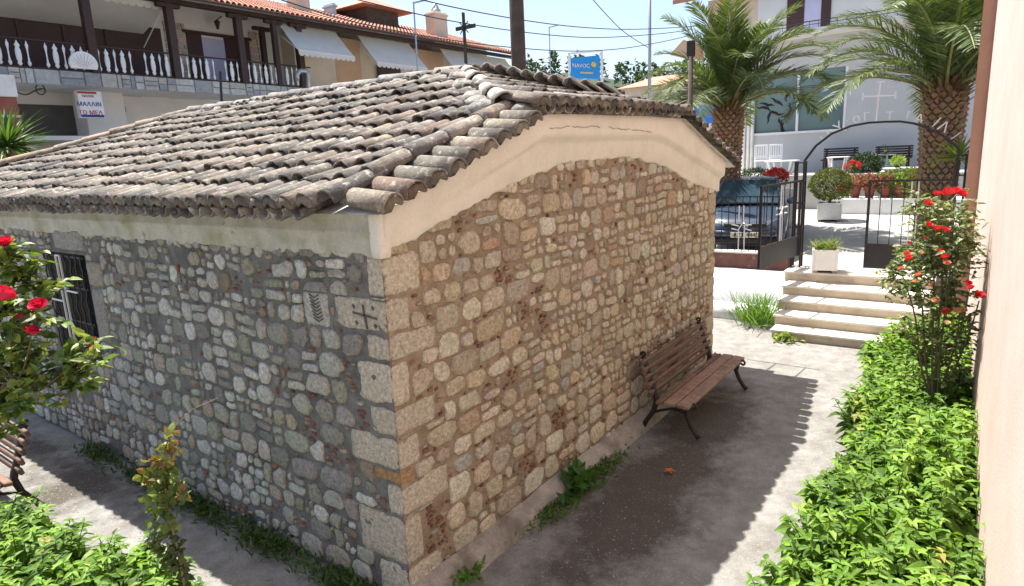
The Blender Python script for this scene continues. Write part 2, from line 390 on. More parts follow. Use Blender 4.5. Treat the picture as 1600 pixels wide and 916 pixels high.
# ---- rubble stones: packed as a power diagram, largest first
def clip(poly,n,d):
    out=[]
    for i in range(len(poly)):
        a,b=poly[i],poly[(i+1)%len(poly)]; da=a[0]*n[0]+a[1]*n[1]-d; db=b[0]*n[0]+b[1]*n[1]-d
        if da<=0: out.append(a)
        if (da<0<db) or (db<0<da):
            t=da/(da-db); out.append((a[0]+(b[0]-a[0])*t,a[1]+(b[1]-a[1])*t))
    return out
def area(p): return abs(sum(p[i][0]*p[(i+1)%len(p)][1]-p[(i+1)%len(p)][0]*p[i][1] for i in range(len(p)))/2)
def courses(u0,u1,v0,vtop,solid,seed,near,asp=1.0):
    """rough courses of broken rubble; returns (outline, (u,v,size))"""
    rs=random.Random(seed); cells=[]
    wav=lambda u,v:(u+.018*nz3(u*5,v*5,seed),v+.050*nz3(u*.9,v*.7,seed+.5)+.022*nz3(u*3.7,v*2.,seed+3.))
    v=v0-.04
    while v<3.05:
        h=rs.uniform(.13,.215); u=u0-rs.uniform(0,.1)
        while u<u1:
            big=u<near and rs.random()<.6
            w=h*rs.uniform(.75,1.5)*asp*(1.25 if big else .95); w=max(.08,min(.40,w))
            parts=[]
            t=rs.random()
            if big or t<.56: parts.append((u,u+w,v,v+h))
            elif t<.72: k=rs.uniform(.38,.62); parts+=[(u,u+w,v,v+h*k),(u,u+w*rs.uniform(.5,.62),v+h*k,v+h),(u+w*.62,u+w,v+h*k,v+h)]
            elif t<.86: k=rs.uniform(.4,.6); parts+=[(u,u+w,v,v+h*k),(u,u+w,v+h*k,v+h)]
            elif t<.95: k=rs.uniform(.35,.65); parts+=[(u,u+w*k,v,v+h*.5),(u+w*k,u+w,v,v+h*.55),(u,u+w*k,v+h*.5,v+h),(u+w*k,u+w,v+h*.55,v+h)]
            for a,b,c,d in parts:
                if rs.random()<.04: continue
                g1,g2,g3,g4=[rs.uniform(.004,.021) for _ in range(4)]
                a+=g1;b-=g2;c+=g3*.8;d-=g4*.8
                if b-a<.02 or d-c<.016: continue
                m=min(b-a,d-c); J=lambda:rs.uniform(-.04,.22)*m
                P=[]
                for (x,y,sx,sy) in ((a,c,1,1),(b,c,-1,1),(b,d,-1,-1),(a,d,1,-1)):
                    if rs.random()<.62:
                        k1,k2=rs.uniform(.15,.5)*m,rs.uniform(.15,.5)*m
                        q=[(x,y+sy*k1),(x+sx*k2,y)]
                        P+= q if (sx*sy>0) else q[::-1]
                    else: P.append((x+sx*max(0,J()),y+sy*max(0,J())))
                Q=[]
                for i,p in enumerate(P):
                    e=P[(i+1)%len(P)]; Q.append(p)
                    if math.hypot(e[0]-p[0],e[1]-p[1])>.05:
                        n=(-(e[1]-p[1]),e[0]-p[0]); l=math.hypot(*n); k=rs.uniform(-.012,.012); f=rs.uniform(.35,.65)
                        Q.append((p[0]+(e[0]-p[0])*f+n[0]/l*k,p[1]+(e[1]-p[1])*f+n[1]/l*k))
                poly=[wav(*p) for p in Q]; cu=sum(p[0] for p in poly)/len(poly); cv=sum(p[1] for p in poly)/len(poly)
                if any(x0<cu<x1 and y0<cv<y1 for x0,x1,y0,y1 in solid): continue
                poly=clip(poly,(-1,0),-u0); poly=clip(poly,(1,0),u1); poly=clip(poly,(0,-1),-v0) if poly else poly
                s=(vtop(cu+.05)-vtop(cu-.05))/.1; n=Vector((-s,1)).normalized(); poly=clip(poly,n,n[0]*cu+n[1]*vtop(cu)+.03)
                for x0,x1,y0,y1 in solid:
                    if not (x0-.4<cu<x1+.4 and y0-.3<cv<y1+.3): continue
                    o=max((x0-cu,0),(cu-x1,1),(y0-cv,2),(cv-y1,3))[1]
                    poly=clip(poly,*[((1,0),x0-.012),((-1,0),-(x1+.012)),((0,1),y0-.010),((0,-1),-(y1+.010))][o])
                    if not poly: break
                if poly and len(poly)>=3 and area(poly)>.0005:
                    cells.append((poly,(sum(p[0] for p in poly)/len(poly),sum(p[1] for p in poly)/len(poly),0)))
            u+=w
        v+=h
    return cells,None
def resample(poly,n):
    P=[Vector(p) for p in poly]; seg=[(P[(i+1)%len(P)]-P[i]).length for i in range(len(P))]; T=sum(seg); out=[]
    for k in range(n):
        t=T*k/n; i=0
        while t>seg[i] and i<len(seg)-1: t-=seg[i]; i+=1
        out.append(P[i]+(P[(i+1)%len(P)]-P[i])*(t/max(seg[i],1e-9)))
    return out
def chaikin(P,k=.14):
    out=[]
    for i in range(len(P)):
        a,b=Vector(P[i]),Vector(P[(i+1)%len(P)])
        if (b-a).length<1e-5: continue
        out.append(a+(b-a)*k); out.append(a+(b-a)*(1-k))
    return out
def stone_mesh(mb,poly,frame,h,rs,n=11,rough=1.0):
    """frame maps (u,v,outward) to the world"""
    pl=resample(chaikin(poly,.11),n); c=sum(pl,Vector((0,0)))/n; sz=math.sqrt(area([tuple(p) for p in pl]))
    pl=[c+(p-c)*(1+rs.uniform(-.05,.05)*rough) for p in pl]
    vs=[]; rings=((1.03,-.03),(1.0,h*.25),(.93,h*.85),(.70,h*1.0))
    for s,hh in rings:
        for p in pl:
            q=c+(p-c)*s; vs.append(frame(q[0]+rs.uniform(-.003,.003),q[1]+rs.uniform(-.003,.003),hh+(rs.uniform(-.22,.22)*h*rough if hh>h*.5 else 0)))
    vs.append(frame(c[0],c[1],h*rs.uniform(.9,1.2)))
    fs=[]
    for k in range(len(rings)-1):
        for i in range(n): fs.append((k*n+i,k*n+(i+1)%n,(k+1)*n+(i+1)%n,(k+1)*n+i))
    m=(len(rings)-1)*n
    for i in range(n): fs.append((m+i,m+(i+1)%n,len(vs)-1))
    mb.add(vs,fs); return frame(c[0],c[1],0)
GF=lambda u,v,o:(u,-o,v)
SF=lambda u,v,o:(-o,u,v)
PAL_G=[((.72,.63,.48),7),((.66,.56,.42),6),((.76,.69,.56),6),((.62,.54,.42),4),((.68,.56,.39),3),((.50,.42,.32),1.5),((.56,.40,.27),.6),((.44,.35,.26),.6),((.58,.55,.49),1.5),((.46,.31,.22),.2)]
PAL_S=[((.57,.55,.48),6),((.49,.47,.40),6),((.67,.65,.58),5),((.38,.36,.32),3),((.50,.43,.34),3),((.72,.70,.64),3),((.36,.27,.20),1),((.30,.29,.26),1.5),((.40,.40,.31),2)]
PAL_B=[((.30,.13,.085),3),((.36,.18,.11),3),((.25,.12,.085),2),((.50,.40,.30),4.5),((.40,.24,.15),2)]
def pick(rs,pal):
    c=rs.choices([p[0] for p in pal],[p[1] for p in pal])[0]; k=rs.uniform(.82,1.08); return tuple(min(.8,x*k*rs.uniform(.96,1.04)) for x in c)

# dressed corner blocks: z from, z to, reach along the gable, reach along the side
QUOINS=[(2.225,2.475,.325,.15),(1.985,2.195,.205,.50),(1.80,1.955,.44,.21),(1.49,1.765,.155,.33),(1.275,1.46,.38,.24),(1.03,1.245,.20,.48),(.935,1.005,.13,.26),(.69,.905,.46,.14),(.315,.66,.17,.47),(.03,.285,.34,.30)]
FARQ=[(2.2,2.46,.26),(1.9,2.17,.18),(1.62,1.87,.30),(1.34,1.59,.17),(1.06,1.31,.28),(.78,1.03,.18),(.5,.75,.3),(.25,.47,.2),(.03,.22,.28)]
HERRING=(.575,.85,1.955,2.195)              # the small slab cut with a herringbone
solid_g=[(-.1,ug,a,b) for a,b,ug,us in QUOINS]+[(W-w,W+.1,a,b) for a,b,w in FARQ]
LINTEL=(4.42,5.18,2.30,2.52)
solid_s=[(-.1,us,a,b) for a,b,ug,us in QUOINS]+[HERRING,(WY0-.03,WY1+.03,WZ0-.03,WZ1+.02),LINTEL,(WY0-.36,WY0-.06,1.95,2.20),(WY0-.30,WY0-.06,1.35,1.92)]
cells_g,Sg=courses(0,W,.02,lambda u:lerp_poly(LOW,u),solid_g,11,1.3,1.12)
cells_s,Ss=courses(0,L,.02,lambda u:2.47,solid_s,23,1.0,1.05)
allst=[]
for wall,cells,frame,pal,seed in ((gable_wall,cells_g,GF,PAL_G,1),(side_wall,cells_s,SF,PAL_S,2)):
    rs=random.Random(seed*7)
    for poly,(u,v,r) in cells:
        A=area(poly); p=frame(u,v,0); px,py,w=pix(p)
        n=np.array((0,-1,0) if wall is gable_wall else (-1,0,0.)); dv=CAM_POS-np.array(p); D=np.linalg.norm(dv)
        vis=-60<px<1660 and -60<py<980
        small=A<.0032
        allst.append((A*abs(n@dv)/D**3 if vis else -1,wall,poly,frame,pick(rs,PAL_B if small and rs.random()<.25 else pal),small and False,rs.random(),A))
allst.sort(key=lambda s:-s[0])
rest=MB(); nst=0
for k,(sc,wall,poly,frame,col,isb,sd,A) in enumerate(allst):
    rs=random.Random(int(sd*1e9)); h=rs.uniform(.007,.020)*(1.0 if A>.006 else .8)
    if nst<278 and sc>0:
        mb=MB(); mb.cur=col; c=stone_mesh(mb,poly,frame,h,rs,15)
        o=bpy.data.objects.new('stone',mb.mesh('stone',M['stone'],True,c)); COL.objects.link(o); o.parent=wall
        w=chapel['_world']; o.location=(c[0]-w[0],c[1]-w[1],c[2]-w[2]); nst+=1
    else:
        rest.cur=col; stone_mesh(rest,poly,frame,h,rs,11)
# sliver bricks and chips pressed into the joints
bricks=[]
for wall,S,frame,seed,solid,vt,u1 in ((gable_wall,Sg,GF,5,solid_g,lambda u:lerp_poly(LOW,u),W),(side_wall,Ss,SF,6,solid_s,lambda u:2.47,L)):
    rs=random.Random(seed); cells=cells_g if wall is gable_wall else cells_s
    cc=[(sum(p[0] for p in c[0])/len(c[0]),sum(p[1] for p in c[0])/len(c[0]),c[0]) for c in cells]
    def inside(u,v):
        for a,b,c,d in solid:
            if a-.01<u<b+.01 and c-.01<v<d+.01: return True
        for a,b,p in cc:
            if abs(a-u)<.3 and abs(b-v)<.3:
                x=True
                for i in range(len(p)):
                    (x0,y0),(x1,y1)=p[i],p[(i+1)%len(p)]
                    if (x1-x0)*(v-y0)-(y1-y0)*(u-x0)<-.0008: x=False; break
                if x: return True
        return False
    n=0
    for _ in range(16000):
        u=rs.uniform(.05,u1-.05) if rs.random()<.45 else rs.uniform(.05,2.4); v=rs.uniform(.05,vt(u)-.05)
        l=rs.uniform(.018,.055); hh=rs.uniform(.007,.014)
        vert=rs.random()<.25
        du,dv=(l,hh) if not vert else (hh*1.3,hh)
        if any(inside(u+a*du,v+b*dv) for a in (-1,0,1) for b in (-1,1)): continue
        if any(abs(u-a)<du+c+.006 and abs(v-b)<dv+d+.005 for a,b,c,d in bricks[-400:]): continue
        bricks.append((u,v,du,dv)); n+=1
        poly=[(u-du,v-dv),(u+du,v-dv*rs.uniform(.6,1)),(u+du*rs.uniform(.8,1),v+dv),(u-du,v+dv*rs.uniform(.6,1))]
        rest.cur=pick(rs,PAL_B); stone_mesh(rest,poly,frame,rs.uniform(.012,.020),rs,6,.6)
        if n>=(330 if wall is gable_wall else 170): break
rest.build('small_stones',M['stone'],chapel,True,kind='stuff')
# corner blocks
rs=random.Random(77)
def block(mb,a,b,rs,bump=.012,n=5):
    """rough dressed block: subdivided, rounded box"""
    x0,y0,z0=a;x1,y1,z1=b; e=.007
    vs={};V=[];F=[]
    def vid(p):
        key=tuple(round(q,4) for q in p)
        if key not in vs:
            q=[]
            edge=sum(1 for k in range(3) if p[k]-a[k]<1e-6 or b[k]-p[k]<1e-6)
            c=[(a[k]+b[k])/2 for k in range(3)]
            for k in range(3):
                d=0
                if edge>=2:
                    if p[k]-a[k]<1e-6: d=e*(edge-1)*.7
                    elif b[k]-p[k]<1e-6: d=-e*(edge-1)*.7
                q.append(p[k]+d+bump*(.4 if k<2 else 1.5)*nz3(p[0]*9+k*5,p[1]*9,p[2]*9)+(.55*bump*nz3(p[0]*29,p[1]*29,p[2]*29+k) if k==2 or edge else .2*bump*nz3(p[0]*29,p[1]*29,p[2]*29+k)))
            vs[key]=len(V); V.append(q)
        return vs[key]
    P=lambda i,j,k:(x0+(x1-x0)*i/n,y0+(y1-y0)*j/n,z0+(z1-z0)*k/n)
    for i in range(n):
        for j in range(n):
            for s in (0,n):
                F.append([vid(P(s,i,j)),vid(P(s,i+1,j)),vid(P(s,i+1,j+1)),vid(P(s,i,j+1))])
                F.append([vid(P(i,s,j)),vid(P(i+1,s,j)),vid(P(i+1,s,j+1)),vid(P(i,s,j+1))])
                F.append([vid(P(i,j,s)),vid(P(i+1,j,s)),vid(P(i+1,j+1,s)),vid(P(i,j+1,s))])
    mb.add(V,F)
w0=chapel['_world']
def addblock(name,a,b,col,parent,label=None,n=5):
    mb=MB(); mb.cur=col; block(mb,a,b,rs,n=n+3); c=[(a[k]+b[k])/2 for k in range(3)]
    o=bpy.data.objects.new(name,mb.mesh(name,M['stone'],True,c)); COL.objects.link(o); o.parent=parent; o.location=[c[k]-w0[k] for k in range(3)]
    if label: o['label']=label
    return o
quo=[]
for i,(a,b,ug,us) in enumerate(QUOINS):
    col=(.70,.62,.49) if i!=6 else (.52,.30,.13)
    k=rs.uniform(.85,1.04); col=tuple(x*k for x in col)
    quo.append(addblock('corner_stone',(-.003,-.003,a-.004),(ug,us,b+.004),col,chapel,'corner block cut with a cross and four dots' if i==1 else None,6))
for a,b,w in FARQ: addblock('corner_stone',(W-w,-.010,a),(W+.010,.25,b),(.60*rs.uniform(.9,1.05),.50,.36),chapel,None,3)
addblock('carved_stone',(-.005,HERRING[0],HERRING[2]),(.12,HERRING[1],HERRING[3]),(.58,.56,.50),side_wall,'small slab incised with a herringbone')
addblock('lintel',(-.016,LINTEL[0],LINTEL[2]),(.2,LINTEL[1],LINTEL[3]),(.40,.39,.35),side_wall)
addblock('jamb_stone',(-.014,WY0-.36,1.95),(.2,WY0-.02,2.20),(.42,.36,.29),side_wall); addblock('jamb_stone',(-.010,WY0-.30,1.35),(.2,WY0-.02,1.92),(.36,.33,.29),side_wall)
# carvings: thin dark bars laid on the cross stone and the herringbone slab
g=MB()
def groove(p,q,w,d=.004):
    (a,b),(c,e)=p,q; v=Vector((c-a,e-b)); n=Vector((-v[1],v[0])).normalized()*w/2
    f=-.011; g.add([(f,a+n[0],b+n[1]),(f,c+n[0],e+n[1]),(f,c-n[0],e-n[1]),(f,a-n[0],b-n[1]),(f+.02,a+n[0],b+n[1]),(f+.02,c+n[0],e+n[1]),(f+.02,c-n[0],e-n[1]),(f+.02,a-n[0],b-n[1])],[(0,1,2,3),(0,4,5,1),(1,5,6,2),(2,6,7,3),(3,7,4,0)])
cy,cz=.20,2.085
groove((cy+.115,cz+.012),(cy-.115,cz-.008),.013); groove((cy+.012,cz+.075),(cy-.012,cz-.09),.014)
for dy,dz in ((.10,.055),(-.085,.06),(.085,-.055),(-.095,-.06)): groove((cy+dy+.008,cz+dz+.011),(cy+dy-.006,cz+dz-.011),.017)
q1=QUOINS[1]; g.build('carved_cross',mat('carved_groove_dark',(.10,.095,.085),.95,.2,30,90,.1),quo[1],origin=((q1[2]-.003)/2,(q1[3]-.003)/2,(q1[0]+q1[1])/2))
g=MB()
for k in range(8):
    z=2.165-k*.024; c=.715-.004*k
    groove((c+.05,z+.018),(c,z-.006),.008); groove((c-.05,z+.018),(c,z-.006),.008)
g.build('herringbone_cut',bpy.data.materials['carved_groove_dark'],side_wall)
# plinth strip along the foot of the walls
g=MB()
def pl1(u,v):
    x=-.1+u*(W+.2); prof=[(-.005,.14),(-.06,.10),(-.13,.06),(-.17,-.02)]; y,z=prof[min(3,int(v*3+.01))]
    return (x,y+.02*nz3(x*3,v*3),z+.02*nz3(x*4,v*2,5)+(.02 if z>.0 else 0))
g.grid(pl1,60,3); g.build('plinth',M['plinth'],chapel,True)
# gable cornice: smooth cream plaster, moulded, lower edge ragged
g=MB()
NU=150
us=[.0+ (W+.085)*i/NU for i in range(NU+1)]
rows=[]
for u in us:
    lo=lerp_poly(LOW,u)+.025*nz3(u*5,1.)+.018*nz3(u*19,2.)-.01; mi=lerp_poly(MID,u); tp=lerp_poly(TOP,u)
    k=min(1,max(.12,(u-.3)/1.3)) ; k=1 if u>1.6 else k     # the moulding fades out towards the corner
    w=.003*nz3(u*6,5.)+.006*nz3(u*1.7,7.); k2=min(1,max(0,u/.9))
    rows.append([(u,.05,lo-.004),(u,-.014,lo),(u,-.026+w,lo+.012),(u,-.030+w,mi-.05),(u,-.036-.012*k,mi-.016*k),(u,-.036-.052*k,mi+.012),(u,-.040-.058*k,mi+.05),(u,-.045-.055*k2,tp-.10),(u,-.05-.062*k2,tp),(u,.10,tp+.03)])
n=len(rows[0])
g.add([p for r in rows for p in r],[(i*n+j,(i+1)*n+j,(i+1)*n+j+1,i*n+j+1) for i in range(NU) for j in range(n-1)]+[tuple(range(n)),tuple(range(NU*n,NU*n+n))[::-1]])
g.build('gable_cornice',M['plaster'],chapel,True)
g=MB(); block(g,(-.0385,-.042,2.474),(.06,.06,2.785),rs,.003,5); g.build('cornice_end',M['plaster'],chapel,True)
# a hairline crack in the moulding
g=MB()
rs_=random.Random(4); pts=[]
for i in range(46):
    u=1.83+2.0*i/45; pts.append((u,3.275+.018*math.sin((u-1.8)*2.2)+rs_.uniform(-.009,.009)))
for k,((a,b),(c,d)) in enumerate(zip(pts[:-1],pts[1:])):
    if 18<k<23 or k%13==7: continue
    g.bar((a,-.1035,b),(c,-.1035,d),.006,rs_.uniform(.002,.005))
g.build('crack',M['plinth'],chapel,kind='stuff')
# side cornice
g=MB()
NS=240
rows=[]
for i in range(NS+1):
    y=.02+(L+.0)*i/NS
    lo=2.488+.022*nz3(y*3.1,8.)+.026*nz3(y*11,9.)+ (.05 if .15<y<.55 else 0)*abs(nz3(y*9,2.))-.012
    rows.append([(.05,y,lo-.004),(-.010,y,lo),(-.014,y,lo+.014),(-.017,y,2.585),(-.024,y,2.605),(-.038,y,2.622),(-.038,y,2.640),(-.026,y,2.655),(-.034,y,2.74),(-.038,y,2.775),(.1,y,2.79)])
n=len(rows[0])
g.add([p for r in rows for p in r],[(i*n+j,(i+1)*n+j,(i+1)*n+j+1,i*n+j+1) for i in range(NS) for j in range(n-1)]+[tuple(range(n))])
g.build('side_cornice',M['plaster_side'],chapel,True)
# window: dark recess with a black wrought iron grille and a white iron cross
win=bpy.data.objects.new('window',None); COL.objects.link(win); win.parent=chapel; win['_world']=chapel['_world']
g=MB(); g.quad((.34,WY0-.05,WZ0-.05),(.34,WY1+.05,WZ0-.05),(.34,WY1+.05,WZ1+.05),(.34,WY0-.05,WZ1+.05)); g.build('pane',M['glass'],win)
g=MB()
for a,b in (((.0,WY0-.03,WZ0-.03),(.36,WY0,WZ1+.03)),((.0,WY1,WZ0-.03),(.36,WY1+.03,WZ1+.03)),((.0,WY0,WZ1),(.36,WY1,WZ1+.03)),((-.01,WY0,WZ0-.03),(.36,WY1,WZ0))): g.box(a,b)
g.build('reveal',M['mortar_grey'],win)
for k in range(8):
    y=WY0+.05+(WY1-WY0-.1)*k/7; g=MB()
    path=[(-.03+.004*math.sin(i),y+.022*math.sin(i*1.6+k*1.57),WZ0+.02+(WZ1-WZ0-.04)*i/22) for i in range(23)]
    g.tube(path,.0085,6); g.build('grille_bar',M['iron'],win,True)
for z in (WZ0+.03,WZ0+.4,WZ0+.78,WZ1-.03):
    g=MB(); g.bar((-.02,WY0,z),(-.02,WY1,z),.012,.02); g.build('grille_rail',M['iron'],win)
ym=(WY0+WY1)/2+.03
for a,b in (((-.055,ym+.05,WZ0+.02),(-.055,ym+.05,WZ1-.02)),((-.055,ym-.05,WZ0+.02),(-.055,ym-.05,WZ1-.02)),((-.055,ym+.05,WZ1-.4),(-.055,WY1-.02,WZ1-.4)),((-.055,ym+.05,WZ1-.53),(-.055,WY1-.02,WZ1-.53)),((-.055,ym-.05,WZ1-.4),(-.055,WY0+.2,WZ1-.4)),((-.055,WY1-.02,WZ1-.4),(-.055,WY1-.02,WZ1-.53)),((-.055,ym-.05,WZ1-.02),(-.055,ym+.05,WZ1-.02))):
    g=MB(); g.bar(a,b,.016,.016); g.build('white_bar',M['white_iron'],win)

# ---- roof
roof=bpy.data.objects.new('roof',None); COL.objects.link(roof); roof.parent=chapel; roof['_world']=chapel['_world']
EX,EZ,RX,RZ=-.19,2.815,3.07,3.99
SL=(RZ-EZ)/(RX-EX); FX,FZ=6.52,2.84; SR=(RZ-FZ)/(FX-RX)
HY0,HY1=1.75,7.6                                  # ridge from the small front hip to the rear hip
SH=(RZ-3.47)/(HY1-HY1+HY0+.2); SB=(RZ-EZ)/(L+.15-HY1)
def sag(x,y): return -.035*math.sin(math.pi*min(1,max(0,(x-EX)/(RX-EX))))*(.7+.5*nz3(y*.35,x*.5,3.))+.022*nz3(x*.9,y*.8,1.)
def roof_z(x,y):
    zl=EZ+SL*(x-EX); zr=FZ+SR*(FX-x); zh=3.47+SH*(y+.2); zb=EZ+SB*(L+.15-y)
    return min(zl,zr,zh if (1.35<x<4.7) else 9,zb)+sag(x,y)
g=MB()
def deck(u,v):
    x=EX+.05+u*(FX-EX-.1); y=-.16+v*(L+.28); return (x,y,roof_z(x,y)-.075)
g.grid(deck,50,70); g.build('deck',M['tile_mortar'],roof,True)
def tile_mesh(mb,ln,r0,r1,n=7,th=.014,plug=False,rs=random):
    """half-round cover tile along +X, low end at x=0 (wide), high end at x=ln"""
    vs=[];jt=[(rs.uniform(-.004,.004),rs.uniform(-.004,.004)) for _ in range(n+1)]
    for x,r in ((0,r0),(ln*.5,(r0+r1)/2),(ln,r1)):
        for rr in (r,r-th):
            for k in range(n+1):
                w=math.pi*k/n; j=jt[k] if x==0 else (0,0); vs.append((x+ j[0]*2.2,rr*math.cos(w)+j[1]*.3,rr*math.sin(w)*.92+j[1]))
    m=n+1; fs=[]; ms=[]
    for s in (0,1):
        o,i=s*2*m,s*2*m+m
        for k in range(n):
            fs.append((o+k,o+k+1,o+2*m+k+1,o+2*m+k)); fs.append((i+k,i+2*m+k,i+2*m+k+1,i+k+1))
    for k in range(n): fs.append((k,m+k,m+k+1,k+1)); fs.append((4*m+k,4*m+k+1,5*m+k+1,5*m+k))
    fs.append((0,2*m,3*m,m)); fs.append((2*m,4*m,5*m,3*m)); fs.append((n,m+n,3*m+n,2*m+n)); fs.append((2*m+n,3*m+n,5*m+n,4*m+n))
    mb.mi=0; mb.add(vs,fs)
    if plug:
        mb.mi=1; vs=[];k2=8
        for x,s in ((-.012,.55),(.004,.93),(.05,.97)):
            for k in range(k2+1):
                w=math.pi*k/k2; r=(r0-th*.2)*s*rs.uniform(.9,1.05); vs.append((x+rs.uniform(-.01,.006),r*math.cos(w),r*math.sin(w)*.92-.012))
        vs.append((-.016,0,.02)); q=k2+1
        fs=[(a*q+k,a*q+k+1,(a+1)*q+k+1,(a+1)*q+k) for a in (0,1) for k in range(k2)]+[(k,len(vs)-1,k+1) for k in range(k2)]
        fs+=[(0,q,len(vs)-1),(k2,len(vs)-1,k2+q)]
        mb.add(vs,fs); mb.mi=0
rt=random.Random(31)
TILES=[]; TL=.44
for k in range(7):
    mb=MB(); tile_mesh(mb,TL,rt.uniform(.082,.093),rt.uniform(.064,.072),rs=rt); TILES.append(mb)
PLUGS=[]
for k in range(5):
    mb=MB(); tile_mesh(mb,rt.uniform(.38,.44),.092,.078,plug=True,rs=rt); PLUGS.append(mb)
TILE_ME=[mb.mesh('tile',M['tile'],True) for mb in TILES]; PLUG_ME=[mb.mesh('tile',[M['tile'],M['tile_mortar']],True) for mb in PLUGS]
PAL_T=[((.205,.18,.15),6),((.25,.215,.175),5),((.165,.15,.132),4),((.28,.23,.18),2.5),((.20,.145,.115),.5),((.115,.108,.10),3),((.32,.285,.24),2),((.25,.185,.14),.4)]
def frame_m(p,xd,up):
    xd=Vector(xd).normalized(); y=Vector(up).cross(xd).normalized(); z=xd.cross(y)
    return Matrix(((xd.x,y.x,z.x,p[0]),(xd.y,y.y,z.y,p[1]),(xd.z,y.z,z.z,p[2]),(0,0,0,1)))
tlist=[]      # (visible score, matrix, kind, index, colour)
def put(p,xd,up,kind='t',col=None,dz=0):
    m=frame_m(p,xd,up); px,py,w=pix(p)
    v=(1/w**2 if (-30<px<1640 and -40<py<950) else -1)
    tlist.append((v,m,kind,rt.randrange(50),col or pick(rt,PAL_T)))
pan=MB()
CW=.168; ROW=.335
ncol=int((L+.0-.42)/CW)
nl=Vector((-SL,0,1)).normalized(); up_l=Vector((1,0,SL)).normalized()
for c in range(ncol):
    y=.40+c*CW
    for r in range(12):
        x=EX+.0+r*ROW*up_l.x+rt.uniform(-.03,.03)*(r>0)+.03*nz3(c*.21,r*.7,4.)*(r>0)-.05
        if x>RX-.12: break
        zz=roof_z(x+.2,y)
        on_left=EZ+SL*(x+.2-EX)<=min(3.47+SH*(y+.2) if x>1.35 else 9,EZ+SB*(L+.15-y))+.06
        if not on_left: continue
        yy=y+rt.uniform(-.012,.012)+.012*nz3(c*.3,r*.5)
        z=roof_z(x,yy)+.012; z2=roof_z(x+TL,yy)-.03
        d=Vector((TL,rt.uniform(-.012,.012),z2-z+.012))
        put((x,yy,z+rt.uniform(-.010,.014)),d,nl,'p' if r==0 else 't')
        # the pan tile between two covers
        pm=frame_m((x-.02,yy+CW/2,roof_z(x,yy)-.002),Vector((TL,0,z2-z)),-nl)
        pan.cur=pick(rt,PAL_T); n0=len(pan.v); TT=TILES[c%7]; pan.add([pm@Vector((a,b,cc-.0)) for a,b,cc in TT.v],TT.f)
# front hip: tiles run down towards the gable's flat top
nh=Vector((0,-SH,1)).normalized()
for c in range(17):
    x=1.60+c*CW
    for r in range(6):
        y=-.20+r*ROW*.95+rt.uniform(-.01,.01)
        if not (3.47+SH*(y+.35)<=min(EZ+SL*(x-EX),FZ+SR*(FX-x))+.05): continue
        z=roof_z(x,y)-.004
        put((x+rt.uniform(-.01,.01),y,z+rt.uniform(0,.012)),(rt.uniform(-.02,.02),TL,SH*TL-.02),nh,'p' if r==0 else 't', None)
        if r<5:
            pm=frame_m((x+CW/2,y,z+.02),(0,TL,SH*TL-.02),-nh); pan.cur=pick(rt,PAL_T); TT=TILES[c%7]; pan.add([pm@Vector(q) for q in TT.v],TT.f)
# verge tiles on both slopes of the gable, plugged with mortar
for i in range(9):
    x=-.07+i*.187+(.015*math.sin(i*7)); put((x,-.235+rt.uniform(-.02,.015),roof_z(x,-.1)-.055),(rt.uniform(-.03,.03),TL,.05),(-SL,0,1),'p')
for i in range(11):
    x=4.52+i*.19; put((x,-.22+rt.uniform(-.02,.02),roof_z(x,-.1)-.03),(rt.uniform(-.03,.03),TL,.03),(SR,0,1),'p')
# ridge, hips and the line of ridge tiles beside the verge
def ridge_line(a,b,up,n,col=None,lift=.02,sc=1.18):
    a,b=Vector(a),Vector(b)
    for i in range(n):
        p=a.lerp(b,i/n); d=(b-a); p=p+Vector((rt.uniform(-.015,.015),rt.uniform(-.015,.015),lift+rt.uniform(-.008,.012)))
        px,py,w=pix(p); m=frame_m(p,d+Vector((rt.uniform(-.03,.03),rt.uniform(-.03,.03),-.02))*d.length*.3,up)@Matrix.Scale(sc,4)
        tlist.append((2.0 if (-30<px<1640) else -1,m,'r',rt.randrange(50),col() if col else pick(rt,PAL_T)))
ridge_line((RX,HY1,RZ+.0),(RX,HY0,RZ+.0),(0,0,1),13,lambda:pick(rt,[((.32,.30,.275),3),((.27,.255,.24),3)]))
ridge_line((-.2,.23,EZ+.02),(1.55,.13,EZ+SL*(1.55-EX)+.0),(-SL,0,1),5,None,-.005,1.08)
ridge_line((1.5,.1,EZ+SL*(1.5-EX)+.01),(RX,HY0,RZ-.01),(-.2,-.2,1),5,lambda:pick(rt,[((.38,.365,.34),3),((.46,.44,.41),3)]))
ridge_line((4.65,.0,3.46),(RX,HY0,RZ-.01),(.2,-.2,1),5)
ridge_line((-.2,L+.1,EZ+.03),(RX,HY1,RZ+.0),(-.2,.2,1),11,lambda:pick(rt,[((.44,.335,.24),3),((.38,.285,.21),2),((.33,.27,.21),1)]))
ridge_line((FX,L+.1,FZ),(RX,HY1,RZ+.0),(.2,.2,1),11)
# the slope on the far side
nr=Vector((SR,0,1)).normalized()
for c in range(ncol):
    y=.40+c*CW
    for r in range(11):
        x=FX+.05-r*ROW*.95
        if x<RX+.1 or FZ+SR*(FX-x)>EZ+SB*(L+.15-y): break
        z=roof_z(x,y); tlist.append((-1,frame_m((x,y,z-.01),(-TL,0,SR*TL-.02),nr),'t',rt.randrange(50),pick(rt,PAL_T)))
nb=Vector((0,SB,1)).normalized()
for c in range(34):
    x=EX+.1+c*.19
    for r in range(10):
        y=L+.18-r*ROW*.95
        if EZ+SB*(L+.15-y+.2)>min(EZ+SL*(x-EX),FZ+SR*(FX-x)): break
        tlist.append((-1,frame_m((x,y,roof_z(x,y)-.01),(0,-TL,SB*TL-.02),nb),'t',rt.randrange(50),pick(rt,PAL_T)))
tlist.sort(key=lambda t:-t[0])
far=MB(); nt_=0; WI=Matrix.Translation([-x for x in w0])
